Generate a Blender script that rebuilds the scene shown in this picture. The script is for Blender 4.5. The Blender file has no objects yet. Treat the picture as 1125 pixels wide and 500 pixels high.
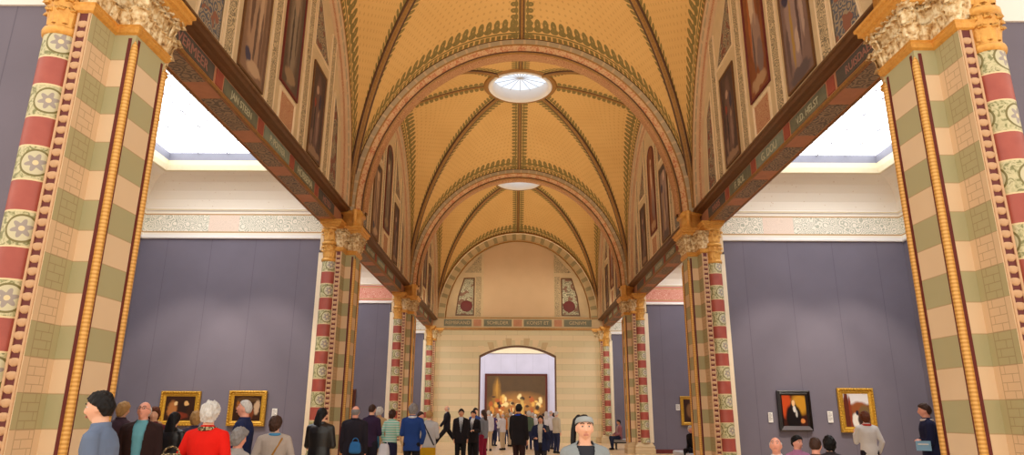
import bpy, math, random
from mathutils import Vector, Matrix, Euler, noise
R = random.Random(7)
scene = bpy.context.scene
col = scene.collection
PI = math.pi
SKY=5.2; HSKY=3.6; OCU=1.25; UPL=34; WORLD=1.6; EXPO=0.0
pi = math.pi

# ------------------------------------------------------------------ helpers
def lin(c):
    return tuple(((v/255.0)/12.92 if v/255.0 <= .04045 else ((v/255.0+.055)/1.055)**2.4) for v in c) + (1.0,)

class MB:
    def __init__(s): s.v=[]; s.f=[]; s.m=[]; s.uv=[]
    def vert(s,p): s.v.append(tuple(p)); return len(s.v)-1
    def face(s,idx,m=0,uv=None): s.f.append(tuple(idx)); s.m.append(m); s.uv.append(uv)
    def poly(s,pts,m=0,uv=None):
        s.face([s.vert(p) for p in pts],m,uv)
    def box(s,x0,x1,y0,y1,z0,z1,m=0):
        a=[(x,y,z) for z in (z0,z1) for y in (y0,y1) for x in (x0,x1)]
        b=len(s.v); s.v+=a
        for q in ((0,2,3,1),(4,5,7,6),(0,1,5,4),(2,6,7,3),(0,4,6,2),(1,3,7,5)):
            s.face([b+i for i in q],m)
    def prism(s,pl,z0,z1,m=0,msides=None,cap=True):
        n=len(pl); b=len(s.v)
        s.v+=[(x,y,z0) for x,y in pl]+[(x,y,z1) for x,y in pl]
        u=0
        for i in range(n):
            j=(i+1)%n
            L=math.dist(pl[i],pl[j])
            s.face([b+i,b+j,b+n+j,b+n+i], m if msides is None else msides[i], [(u,z0),(u+L,z0),(u+L,z1),(u,z1)])
            u+=L
        if cap:
            s.face([b+i for i in range(n)][::-1],m); s.face([b+n+i for i in range(n)],m)
    def grid(s,P,m=0,uv=None,wrap=False):
        r=len(P); c=len(P[0]); b=len(s.v)
        for row in P: s.v+= [tuple(p) for p in row]
        for i in range(r-1):
            for j in range(c if wrap else c-1):
                k=(j+1)%c
                q=[b+i*c+j,b+i*c+k,b+(i+1)*c+k,b+(i+1)*c+j]
                u=None
                if uv: u=[uv[i][j],uv[i][j+1],uv[i+1][j+1],uv[i+1][j]]
                s.face(q,m(i,j) if callable(m) else m,u)
    def lathe(s,prof,c=(0,0),n=20,m=0,a0=0,a1=2*PI,uvr=None):
        full=abs(a1-a0-2*PI)<1e-6
        P=[];U=[]
        for z,r in prof:
            P.append([(c[0]+r*math.cos(a0+(a1-a0)*k/n),c[1]+r*math.sin(a0+(a1-a0)*k/n),z) for k in range(n+(0 if full else 1))])
            U.append([((a1-a0)*k/n/(2*PI),z) for k in range(n+1)])
        s.grid(P,m,U,wrap=full)
        b=len(s.v)
        s.poly(P[0][::-1],m if not callable(m) else 0); s.poly(P[-1],m if not callable(m) else 0)
    def caps(s,p0,p1,r0,r1,n=12,fx=1.0,side=None,m=0,ends=3):
        p0=Vector(p0);p1=Vector(p1);d=(p1-p0); L=d.length
        if L<1e-6: d=Vector((0,0,1)); L=1e-6
        d=d/L
        a=Vector(side) if side else (Vector((1,0,0)) if abs(d.x)<.8 else Vector((0,1,0)))
        a=(a-d*a.dot(d)).normalized(); b=d.cross(a)
        rows=[]
        for i in range(ends+1):
            t=-PI/2+(PI/2)*i/ends
            rows.append((p0+d*r0*math.sin(t),max(r0*math.cos(t),1e-4)))
        for i in range(ends+1):
            t=(PI/2)*i/ends
            rows.append((p1+d*r1*math.sin(t),max(r1*math.cos(t),1e-4)))
        P=[[c+(a*math.cos(2*PI*k/n)*fx+b*math.sin(2*PI*k/n))*r for k in range(n)] for c,r in rows]
        s.grid(P,m,wrap=True)
    def ell(s,c,rx,ry,rz,n=14,k=9,M3=None,m=0):
        P=[]
        for i in range(k+1):
            t=-PI/2+PI*i/k
            row=[]
            for j in range(n):
                q=Vector((rx*max(math.cos(t),1e-3)*math.cos(2*PI*j/n),ry*max(math.cos(t),1e-3)*math.sin(2*PI*j/n),rz*math.sin(t)))
                if M3: q=M3@q
                row.append(Vector(c)+q)
            P.append(row)
        s.grid(P,m,wrap=True)
    def loft(s,rings,T=None,n=20,m=0):
        """rings (z,rx,ry,cy) closed ends"""
        P=[]
        for rg in [(rings[0][0],.001,.001,rings[0][3] if len(rings[0])>3 else 0)]+list(rings)+[(rings[-1][0],.001,.001,rings[-1][3] if len(rings[-1])>3 else 0)]:
            z,rx,ry=rg[:3]; cy=rg[3] if len(rg)>3 else 0
            row=[Vector((rx*math.cos(2*PI*j/n),cy+ry*math.sin(2*PI*j/n),z)) for j in range(n)]
            P.append([T(q) if T else q for q in row])
        s.grid(P,m,wrap=True)
    def mesh(s,name,mats,smooth=False,recalc=True,uvname='UVMap'):
        me=bpy.data.meshes.new(name); me.from_pydata(s.v,[],s.f)
        for mt in mats: me.materials.append(mt)
        for p,mi in zip(me.polygons,s.m): p.material_index=mi
        if any(u is not None for u in s.uv):
            l=me.uv_layers.new(name=uvname).data
            for p,u in zip(me.polygons,s.uv):
                if u:
                    for li,q in zip(p.loop_indices,u): l[li].uv=q
        me.validate(); me.update()
        if recalc:
            import bmesh
            bm=bmesh.new(); bm.from_mesh(me); bmesh.ops.recalc_face_normals(bm,faces=bm.faces); bm.to_mesh(me); bm.free()
        if smooth:
            for p in me.polygons: p.use_smooth=True
        return me
    def build(s,name,mats,parent=None,smooth=False,loc=None,**k):
        if not isinstance(mats,(list,tuple)): mats=[mats]
        o=bpy.data.objects.new(name,s.mesh(name,mats,smooth,**k)); col.objects.link(o)
        if parent: o.parent=parent
        if loc: o.location=loc
        return o

def tag(o,label=None,cat=None,group=None,kind=None):
    if label: o['label']=label
    if cat: o['category']=cat
    if group: o['group']=group
    if kind: o['kind']=kind
    return o
def empty(name,loc=(0,0,0),rz=0,label=None,cat=None,group=None):
    o=bpy.data.objects.new(name,None); col.objects.link(o); o.location=loc; o.rotation_euler=(0,0,rz)
    o.empty_display_size=.1
    return tag(o,label,cat,group)
def copy_tree(o,parent=None):
    c=o.copy(); col.objects.link(c); c.parent=parent
    for ch in list(o.children): copy_tree(ch,c)
    return c

# ------------------------------------------------------------------ materials
class NT:
    def __init__(s,name):
        s.mat=bpy.data.materials.new(name); s.mat.use_nodes=True
        s.t=s.mat.node_tree; s.b=s.t.nodes['Principled BSDF']; s.out=s.t.nodes['Material Output']
    def n(s,typ,**k):
        x=s.t.nodes.new(typ)
        for a,b in k.items(): setattr(x,a,b)
        return x
    def l(s,a,b): s.t.links.new(a,b)
    def put(s,sock,v):
        if v is None: return
        if isinstance(v,bpy.types.NodeSocket): s.l(v,sock)
        else:
            if hasattr(sock.default_value,'__len__') and not isinstance(v,(tuple,list)): v=(v,)*len(sock.default_value)
            if hasattr(sock.default_value,'__len__') and len(v)>len(sock.default_value): v=v[:len(sock.default_value)]
            sock.default_value=v
    def ma(s,op,a,b=None,c=None):
        x=s.n('ShaderNodeMath',operation=op)
        s.put(x.inputs[0],a); s.put(x.inputs[1],b)
        if c is not None: s.put(x.inputs[2],c)
        return x.outputs[0]
    def mix(s,f,a,b,blend='MIX'):
        x=s.n('ShaderNodeMix',data_type='RGBA',blend_type=blend)
        s.put(x.inputs[0],f); s.put(x.inputs[6],a); s.put(x.inputs[7],b)
        return x.outputs[2]
    def uv(s,name='UVMap'):
        u=s.n('ShaderNodeUVMap'); u.uv_map=name
        x=s.n('ShaderNodeSeparateXYZ'); s.l(u.outputs[0],x.inputs[0])
        return u.outputs[0],x.outputs[0],x.outputs[1]
    def pos(s,kind='Object'):
        u=s.n('ShaderNodeTexCoord')
        x=s.n('ShaderNodeSeparateXYZ'); s.l(u.outputs[kind],x.inputs[0])
        return u.outputs[kind],x.outputs[0],x.outputs[1],x.outputs[2]
    def comb(s,x,y,z=0.0):
        c=s.n('ShaderNodeCombineXYZ'); s.put(c.inputs[0],x);s.put(c.inputs[1],y);s.put(c.inputs[2],z); return c.outputs[0]
    def noise(s,vec,scale=5,detail=2,dist=0.0,out=0):
        x=s.n('ShaderNodeTexNoise'); x.inputs['Scale'].default_value=scale; x.inputs['Detail'].default_value=detail; x.inputs['Distortion'].default_value=dist
        if vec is not None: s.l(vec,x.inputs['Vector'])
        return x.outputs[out]
    def voro(s,vec,scale=5,feat='F1',out='Distance'):
        x=s.n('ShaderNodeTexVoronoi',feature=feat); x.inputs['Scale'].default_value=scale
        if vec is not None: s.l(vec,x.inputs['Vector'])
        return x.outputs[out]
    def ramp(s,f,st):
        x=s.n('ShaderNodeValToRGB'); e=x.color_ramp.elements
        while len(e)<len(st): e.new(.5)
        for k,(p,c) in zip(e,st): k.position=p; k.color=c if len(c)==4 else lin(c)
        s.put(x.inputs[0],f); return x.outputs[0]
    def gt(s,a,b): return s.ma('GREATER_THAN',a,b)
    def lt(s,a,b): return s.ma('LESS_THAN',a,b)
    def band(s,a,lo,hi): return s.ma('MULTIPLY',s.gt(a,lo),s.lt(a,hi))
    def fin(s,color=None,rough=.6,metal=0.0,bump=None,bs=.3,bd=.02,spec=None):
        if color is not None: s.put(s.b.inputs['Base Color'],color)
        s.put(s.b.inputs['Roughness'],rough); s.put(s.b.inputs['Metallic'],metal)
        if spec is not None: s.put(s.b.inputs['Specular IOR Level'],spec)
        if bump is not None:
            x=s.n('ShaderNodeBump'); x.inputs['Strength'].default_value=bs; x.inputs['Distance'].default_value=bd
            s.l(bump,x.inputs['Height']); s.l(x.outputs[0],s.b.inputs['Normal'])
        return s.mat

def plain(name,c,rough=.6,metal=0.0,var=.06,scale=8,bs=.0):
    t=NT(name); v,_,_,_=t.pos('Object'); f=t.noise(v,scale,3)
    c1=lin(c); d=tuple(max(0,x*(1-var*2.2)) for x in c1[:3])+(1,)
    return t.fin(t.mix(f,d,c1),rough,metal,bump=f if bs else None,bs=bs,bd=.01)
_cloth={}
def cloth(c,rough=.85,kind='plain'):
    k=(c,rough,kind)
    if k not in _cloth:
        t=NT('cloth'); v,x,y,z=t.pos('Object')
        f=t.noise(v,14,3); g=t.noise(v,3.5,2,.6)
        c1=lin(c); d=tuple(x*.72 for x in c1[:3])+(1,)
        cc=t.mix(g,d,c1)
        if kind=='plaid':
            w=t.ma('MAXIMUM',t.lt(t.ma('FRACT',t.ma('MULTIPLY',x,14.0)),.3),t.lt(t.ma('FRACT',t.ma('MULTIPLY',z,14.0)),.3))
            cc=t.mix(w,cc,lin((200,190,180)))
        if kind=='print':
            w=t.gt(t.voro(v,45),.45)
            cc=t.mix(w,cc,lin((70,60,45)))
        if kind=='stripe':
            w=t.lt(t.ma('FRACT',t.ma('MULTIPLY',z,16.0)),.45)
            cc=t.mix(w,cc,lin((120,190,170)))
        _cloth[k]=t.fin(cc,rough,0,bump=g,bs=.35,bd=.03,spec=.2)
    return _cloth[k]
def skinmat(name,c):
    t=NT(name); v,_,_,_=t.pos('Object'); f=t.noise(v,9,3)
    c1=lin(c); c2=lin((min(255,c[0]+6),c[1]-18,c[2]-18))
    return t.fin(t.mix(t.ma('MULTIPLY',f,.7),c1,c2),.5,spec=.3)
def hairmat(name,c):
    t=NT(name); v,_,_,_=t.pos('Object')
    m=t.n('ShaderNodeMapping'); m.inputs['Scale'].default_value=(60,60,9); t.l(v,m.inputs['Vector'])
    f=t.noise(m.outputs[0],1.0,3,.3)
    c1=lin(c); d=tuple(x*.45 for x in c1[:3])+(1,)
    return t.fin(t.mix(f,d,c1),.55,bump=f,bs=.5,bd=.008,spec=.25)
MATS={}
def build_materials():
    M=MATS
    M['skin']=skinmat('skin',(232,186,158)); M['skin_red']=skinmat('ruddy_skin',(230,170,148)); M['skin_tan']=skinmat('tan_skin',(216,164,130))
    for n,c in (('black',(22,18,20)),('brown',(72,46,34)),('grey',(150,146,146)),('white',(228,224,220)),('blonde',(196,152,96)),('auburn',(110,58,36))):
        M['hair_'+n]=hairmat('hair_'+n,c)
    M['eyewhite']=plain('eye_white',(235,230,228),.2); M['iris']=plain('dark_iris',(40,28,24),.2); M['lips']=plain('lips',(206,138,122),.4)
    M['glasses']=plain('glasses_metal',(60,55,55),.3,.6)
    M['leather']=plain('black_leather',(24,23,26),.33,0,.2,20,.2)
    # ---- banded stone of the piers
    def banded(name,brick):
        t=NT(name); g=t.n('ShaderNodeNewGeometry'); x=t.n('ShaderNodeSeparateXYZ'); t.l(g.outputs['Position'],x.inputs[0])
        z=x.outputs[2]; y=t.ma('ABSOLUTE',t.pos('Object')[2])
        fr=t.ma('FRACT',t.ma('DIVIDE',t.ma('SUBTRACT',z,1.97),.67))
        n=t.noise(g.outputs['Position'],6,4); n2=t.noise(g.outputs['Position'],1.3,2)
        isg=t.lt(fr,.5)
        if brick: cg,cc,ln=(176,170,130),(222,192,156),(130,96,60)
        else: cg,cc,ln=(178,176,138),(236,210,176),(170,126,84)
        c=t.mix(isg,lin(cc),lin(cg))
        c=t.mix(t.ma('MULTIPLY',n,.35),c,t.mix(isg,lin((236,208,166)),lin((182,178,130))))
        c=t.mix(t.ma('MULTIPLY',n2,.25),c,lin((190,150,100)))
        # joint lines between the courses
        e=t.ma('ABSOLUTE',t.ma('SUBTRACT',t.ma('FRACT',t.ma('MULTIPLY',fr,2.0)),.5))
        line=t.gt(e,.482)
        if brick:
            q=t.ma('FRACT',t.ma('MULTIPLY',fr,8.0)); line=t.ma('MAXIMUM',line,t.ma('MULTIPLY',t.gt(q,.9),1.0))
            row=t.ma('FLOOR',t.ma('MULTIPLY',fr,8.0))
            sh=t.ma('MULTIPLY',t.ma('MODULO',row,2.0),.5)
            v=t.ma('FRACT',t.ma('ADD',t.ma('MULTIPLY',y,5.2),sh))
            line=t.ma('MAXIMUM',t.ma('MULTIPLY',t.ma('MAXIMUM',line,t.gt(v,.95)),t.band(y,.42,.66)),t.ma('MAXIMUM',t.band(y,.408,.42),t.band(y,.66,.672)))
            line=t.ma('MAXIMUM',line,t.gt(e,.49))
        c=t.mix(t.ma('MULTIPLY',line,.42),c,lin(ln))
        return t.fin(c,.62,bump=n,bs=.15)
    M['band']=banded('banded_painted_stone',False); M['band_brick']=banded('banded_painted_brickwork',True)
    M['cream']=plain('cream_paint',(240,216,178),.6,0,.05)
    M['strip']=plain('pale_cream_paint',(250,232,202),.6,0,.04)
    M['brown']=plain('dark_brown_moulding',(116,76,42),.5,0,.2,12)
    M['darkred']=plain('oxblood_paint',(112,38,34),.6,0,.1)
    M['redpaint']=plain('red_paint',(172,86,66),.6,0,.1)
    M['wallwhite']=plain('white_plaster',(238,232,226),.8,0,.03,2)
    # gold
    t=NT('gilded'); v,_,_,_=t.pos('Object'); n=t.noise(v,22,3); n2=t.noise(v,5,2)
    c=t.mix(n,lin((186,116,42)),lin((244,186,90))); M['gold']=t.fin(t.mix(t.ma('MULTIPLY',n2,.4),c,lin((245,196,110))),.4,.25,bump=n,bs=.5,bd=.02)
    t=NT('gilded_cream_foliage'); v,_,_,_=t.pos('Object'); n=t.noise(v,16,3); n2=t.noise(v,26,2)
    c=t.ramp(n,[(.28,(150,106,58)),(.45,(218,184,130)),(.62,(244,226,186))]); M['foliage']=t.fin(c,.5,.1,bump=n2,bs=.5,bd=.02)
    # gold rod, beaded
    t=NT('beaded_gold_rod'); v,x,y,z=t.pos('Object'); w=t.ma('SINE',t.ma('MULTIPLY',z,150.0)); n=t.noise(v,30,2)
    w=t.ma('MULTIPLY_ADD',w,.5,.5)
    c=t.mix(w,lin((200,142,64)),lin((240,190,108))); M['rod']=t.fin(t.mix(t.ma('MULTIPLY',n,.4),c,lin((200,140,60))),.4,.2,bump=w,bs=.25,bd=.006)
    # column
    t=NT('banded_column_paint'); vec,u,v=t.uv()
    fr=t.ma('FRACT',t.ma('DIVIDE',t.ma('SUBTRACT',v,4.77),.69))
    red=t.lt(fr,.45)
    fu=t.ma('SUBTRACT',t.ma('FRACT',t.ma('MULTIPLY',u,3.0)),.5)
    fv=t.ma('SUBTRACT',t.ma('DIVIDE',t.ma('SUBTRACT',fr,.45),.55),.5)
    d=t.ma('SQRT',t.ma('ADD',t.ma('POWER',t.ma('MULTIPLY',fu,1.0),2.0),t.ma('POWER',fv,2.0)))
    ang=t.ma('ARCTAN2',fv,fu); pet=t.ma('MULTIPLY_ADD',t.ma('SINE',t.ma('MULTIPLY',ang,6.0)),.06,.2)
    g=t.n('ShaderNodeNewGeometry'); n=t.noise(g.outputs['Position'],14,3,1.5)
    bg=t.ramp(n,[(.40,(132,130,84)),(.47,(186,180,136)),(.62,(212,202,160)),(.72,(136,132,90))])
    flo=t.mix(t.lt(d,pet),lin((204,196,162)),lin((160,148,140)))
    flo=t.mix(t.lt(d,.07),flo,lin((225,205,160)))
    bg=t.mix(t.lt(d,.36),bg,flo)
    bg=t.mix(t.band(d,.33,.385),bg,lin((120,110,60)))
    bg=t.mix(t.gt(t.ma('ABSOLUTE',fv),.455),bg,lin((228,206,160)))
    n3=t.noise(g.outputs['Position'],5,2)
    rd=t.mix(n3,lin((152,66,56)),lin((184,94,78)))
    M['column']=t.fin(t.mix(red,bg,rd),.42,bump=n,bs=.08)
    # dogtooth
    M['dogback']=plain('dark_red_channel',(104,36,30),.6)
    M['dog']=plain('scalloped_cream',(214,170,128),.55,0,.12,20)
    # gallery wall
    def wallmat(name,c):
        t=NT(name); v,x,y,z=t.pos('Object'); n=t.noise(v,1.1,4); n2=t.noise(v,60,2)
        cc=t.mix(n,lin(tuple(int(a*.9) for a in c)),lin(c))
        seam=t.ma('MAXIMUM',t.gt(t.ma('FRACT',t.ma('MULTIPLY',x,.82)),.988),t.gt(t.ma('FRACT',t.ma('MULTIPLY',y,.82)),.988))
        cc=t.mix(t.ma('MULTIPLY',seam,.35),cc,lin((60,58,75)))
        return t.fin(cc,.85,bump=n2,bs=.1,bd=.005,spec=.15)
    M['slate']=wallmat('slate_violet_wall_fabric',(124,118,132)); M['lav']=wallmat('pale_lavender_wall',(206,204,222))
    # frieze
    def frieze(name,bgc,orn,pan):
        t=NT(name); g=t.n('ShaderNodeNewGeometry'); x=t.n('ShaderNodeSeparateXYZ'); t.l(g.outputs['Position'],x.inputs[0])
        s=t.ma('ADD',x.outputs[0],x.outputs[1])
        vv=t.voro(g.outputs['Position'],5.5); n=t.noise(g.outputs['Position'],9,3,2.0)
        a=t.gt(t.ma('SINE',t.ma('ADD',t.ma('MULTIPLY',vv,30.0),t.ma('MULTIPLY',n,6.0))),.25)
        inb=t.band(x.outputs[2],6.33,6.80)
        c=t.mix(t.ma('MULTIPLY',a,inb),lin(bgc),lin(orn))
        p=t.lt(t.ma('ABSOLUTE',t.ma('SUBTRACT',t.ma('FRACT',t.ma('MULTIPLY',s,.26)),.5)),.11)
        c=t.mix(t.ma('MULTIPLY',t.ma('MULTIPLY',p,inb),.85),c,lin(pan))
        ln=t.ma('MAXIMUM',t.band(x.outputs[2],6.29,6.33),t.band(x.outputs[2],6.8,6.84))
        c=t.mix(ln,c,lin((196,160,110)))
        return t.fin(c,.8)
    M['frieze']=frieze('scroll_frieze',(242,234,218),(190,190,170),(238,214,196))
    M['frieze_red']=frieze('red_scroll_frieze',(214,132,112),(232,180,158),(222,150,130))
    t=NT('stencilled_cove'); g=t.n('ShaderNodeNewGeometry'); vv=t.voro(g.outputs['Position'],6.0); 
    M['cove']=t.fin(t.mix(t.lt(vv,.10),lin((238,228,212)),lin((222,204,180))),.8)
    M['cornice']=plain('cornice_pale_gold',(238,224,190),.6)
    # ornament stencil
    def orn(name,bgc,fg,sc=7,fg2=None):
        t=NT(name); g=t.n('ShaderNodeNewGeometry'); P=g.outputs['Position']
        vv=t.voro(P,sc); n=t.noise(P,sc*1.4,3,1.0); n2=t.noise(P,2,2)
        a=t.gt(t.ma('SINE',t.ma('ADD',t.ma('MULTIPLY',vv,26.0),t.ma('MULTIPLY',n,9.0))),.1)
        c=t.mix(a,lin(bgc),lin(fg))
        if fg2: c=t.mix(t.gt(t.noise(P,sc*.8,1),.58),c,lin(fg2))
        return t.fin(t.mix(t.ma('MULTIPLY',n2,.25),c,lin(bgc)),.7)
    M['orn']=orn('stencilled_olive_ornament',(206,182,142),(116,104,80),7)
    M['orn_dark']=orn('dark_scroll_ornament',(162,138,112),(104,92,80),5)
    M['orn_panel']=orn('arabesque_panel',(172,150,118),(76,70,66),6,(120,60,48))
    M['orn_blue']=orn('blue_grey_arabesque',(160,142,116),(70,80,98),5,(140,80,60))
    M['orn_light']=orn('pale_arabesque_panel',(196,190,160),(110,104,84),4,(120,70,54))
    M['orn_red']=orn('red_arabesque',(200,160,120),(166,92,62),10)
    M['plaster']=plain('painted_tan_plaster',(218,192,150),.75,0,.10,3)
    M['plaster_pink']=plain('rosy_tan_plaster',(210,172,132),.75,0,.12,4)
    t=NT('blank_field_plaster'); v,x,y,z=t.pos(); n=t.noise(v,1.2,3)
    M['blank']=t.fin(t.mix(n,lin((204,172,134)),lin((216,184,146))),.8)
    M['green_panel']=plain('grey_green_panel',(134,132,106),.6,0,.25,6)
    M['pale_panel']=plain('pale_green_panel',(156,164,142),.6,0,.25,6)
    M['dark_panel']=plain('dark_umber_panel',(104,94,84),.6,0,.25,6)
    M['pinkish']=plain('rosy_brown_paint',(206,142,104),.6,0,.15,5)
    M['letter']=plain('ivory_letters',(206,200,168),.5); M['letter_red']=plain('rose_letters',(176,122,106),.5)
    M['white']=plain('white_card',(242,240,236),.6); M['ink']=plain('print_ink',(150,146,146),.6)
    # end wall bands
    t=NT('pale_banded_wall'); g=t.n('ShaderNodeNewGeometry'); x=t.n('ShaderNodeSeparateXYZ'); t.l(g.outputs['Position'],x.inputs[0])
    fr=t.ma('FRACT',t.ma('DIVIDE',x.outputs[2],.67)); n=t.noise(g.outputs['Position'],5,3)
    c=t.mix(t.lt(fr,.5),lin((232,212,176)),lin((218,204,166)))
    row=t.ma('MODULO',t.ma('FLOOR',t.ma('DIVIDE',x.outputs[2],.335)),2.0)
    q=t.ma('FRACT',t.ma('ADD',t.ma('DIVIDE',x.outputs[0],1.3),t.ma('MULTIPLY',row,.5)))
    j=t.ma('MAXIMUM',t.gt(q,.985),t.gt(t.ma('FRACT',t.ma('DIVIDE',x.outputs[2],.335)),.95))
    c=t.mix(t.ma('MULTIPLY',j,.4),c,lin((160,140,100))); M['endwall']=t.fin(t.mix(t.ma('MULTIPLY',n,.2),c,lin((236,214,172))),.7)
    # voussoirs (u arc length)
    def vous(name,a,b,p,duty,c3=None):
        t=NT(name); vec,u,v=t.uv(); f=t.ma('FRACT',t.ma('DIVIDE',u,p)); g=t.n('ShaderNodeNewGeometry'); n=t.noise(g.outputs['Position'],9,3,.5)
        c=t.mix(t.lt(f,duty),lin(a),lin(b)); c=t.mix(t.ma('MULTIPLY',n,.4),c,lin(c3 or a))
        return t.fin(c,.7)
    M['vous']=vous('grey_cream_voussoirs',(208,184,148),(176,160,132),.36,.8)
    M['vous_end']=vous('end_arch_voussoirs',(204,180,136),(150,138,100),.62,.38)
    t=NT('red_arch_pattern'); vec,u,v=t.uv(); f=t.ma('ABSOLUTE',t.ma('SUBTRACT',t.ma('FRACT',t.ma('DIVIDE',u,.5)),.5)); g=t.n('ShaderNodeNewGeometry'); n=t.noise(g.outputs['Position'],16,3,1.0)
    a=t.gt(t.ma('ADD',t.ma('MULTIPLY',f,.25),t.ma('MULTIPLY',n,1.2)),.70)
    M['archred']=t.fin(t.mix(t.ma('MULTIPLY',a,.8),lin((214,172,126)),lin((190,108,66))),.65)
    M['soffit']=orn('arch_soffit_paint',(196,146,98),(150,96,58),12)
    M['ribgold']=plain('rib_gilded_brown',(186,134,66),.45,.3,.3,20)
    M['ribdark']=plain('rib_dark_edge',(100,64,36),.6,0,.2,10)
    # vault web
    t=NT('ochre_vault_with_painted_foliage')
    def leaf(uvn,w,p,off):
        vec,u,v=t.uv(uvn)
        fu=t.ma('SUBTRACT',t.ma('FRACT',t.ma('DIVIDE',u,p)),.5)
        e=t.ma('ADD',t.ma('POWER',t.ma('DIVIDE',fu,.36),2.0),t.ma('POWER',t.ma('DIVIDE',t.ma('SUBTRACT',v,off+w*.68),w*.33),2.0))
        e2=t.ma('ADD',t.ma('POWER',t.ma('DIVIDE',fu,.5),2.0),t.ma('POWER',t.ma('DIVIDE',t.ma('SUBTRACT',v,off+w*.36),w*.2),2.0))
        lf=t.ma('MAXIMUM',t.lt(e,1.0),t.lt(e2,1.0))
        hole=t.lt(e,.05)
        st=t.band(v,off+w*.02,off+w*.12)
        return t.ma('MAXIMUM',t.ma('SUBTRACT',lf,t.ma('MULTIPLY',hole,.35)),st),t.lt(v,off)
    l1,e1=leaf('dg',.32,.20,.09); l2,e2=leaf('ar',.50,.26,.16)
    vec_,u_,v_=t.uv('ar'); blk=t.ma('MULTIPLY',t.band(v_,.02,.15),t.gt(t.ma('FRACT',t.ma('DIVIDE',u_,.17)),.3)); l3,e3=leaf('rd',.26,.20,.07)
    vec,u,v=t.uv('ar')
    fx=t.ma('SUBTRACT',t.ma('FRACT',t.ma('MULTIPLY',u,4.6)),.5); fy=t.ma('SUBTRACT',t.ma('FRACT',t.ma('MULTIPLY',v,4.6)),.5)
    d=t.ma('ADD',t.ma('POWER',fx,2.0),t.ma('POWER',fy,2.0)); dot=t.lt(d,.03)
    g=t.n('ShaderNodeNewGeometry'); n=t.noise(g.outputs['Position'],.8,3); n4=t.noise(g.outputs['Position'],5,3)
    c=t.mix(n,lin((210,164,98)),lin((228,184,116))); c=t.mix(t.ma('MULTIPLY',n4,.2),c,lin((196,146,84)))
    c=t.mix(t.ma('MULTIPLY',dot,.32),c,lin((150,104,54)))
    lm=t.ma('MAXIMUM',t.ma('MAXIMUM',t.ma('MAXIMUM',l1,l2),l3),blk)
    c=t.mix(t.ma('MULTIPLY',lm,.8),c,lin((98,92,50)))
    M['web']=t.fin(c,.8,spec=.2)
    # floor
    t=NT('pale_oak_floor'); v,x,y,z=t.pos(); br=t.n('ShaderNodeTexBrick'); t.l(v,br.inputs['Vector']); br.inputs['Scale'].default_value=1.0
    br.inputs['Brick Width'].default_value=1.6; br.inputs['Row Height'].default_value=.16; br.inputs['Mortar Size'].default_value=.004
    br.inputs['Color1'].default_value=lin((236,206,164)); br.inputs['Color2'].default_value=lin((224,188,142)); br.inputs['Mortar'].default_value=lin((140,100,66))
    mp=t.n('ShaderNodeMapping'); mp.inputs['Scale'].default_value=(2,30,1); t.l(v,mp.inputs['Vector']); n=t.noise(mp.outputs[0],1.5,3)
    M['floor']=t.fin(t.mix(t.ma('MULTIPLY',n,.3),br.outputs['Color'],lin((236,204,160))),.32)
    # luminous glass
    t=NT('daylit_glass_ceiling'); e=t.n('ShaderNodeEmission'); e.inputs[0].default_value=(.97,.98,1,1); e.inputs[1].default_value=SKY; t.l(e.outputs[0],t.out.inputs[0]); M['skyglass']=t.mat
    t=NT('daylit_hall_glass'); e=t.n('ShaderNodeEmission'); e.inputs[0].default_value=(.95,.96,1,1); e.inputs[1].default_value=HSKY; t.l(e.outputs[0],t.out.inputs[0]); M['hallglass']=t.mat
    t=NT('daylit_oculus_glass'); e=t.n('ShaderNodeEmission'); e.inputs[0].default_value=(.86,.92,1,1); e.inputs[1].default_value=OCU; t.l(e.outputs[0],t.out.inputs[0]); M['ocglass']=t.mat
    M['muntin']=plain('grey_glazing_bar',(206,210,222),.5)
    M['greyedge']=plain('grey_skylight_frame',(128,128,140),.6)
    M['bench']=plain('black_bench_frame',(30,28,32),.5); M['benchseat']=plain('grey_bench_seat',(190,194,204),.5)
    M['pframe']=plain('gilt_picture_frame',(240,184,60),.4,.3,.3,24,.4); M['bframe']=plain('ebony_picture_frame',(30,20,18),.35,0,.2,20)
    M['mframe']=plain('mahogany_picture_frame',(110,52,36),.4,0,.2,20)
    M['railmetal']=plain('dark_rail',(90,86,90),.4,.5)

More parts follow.
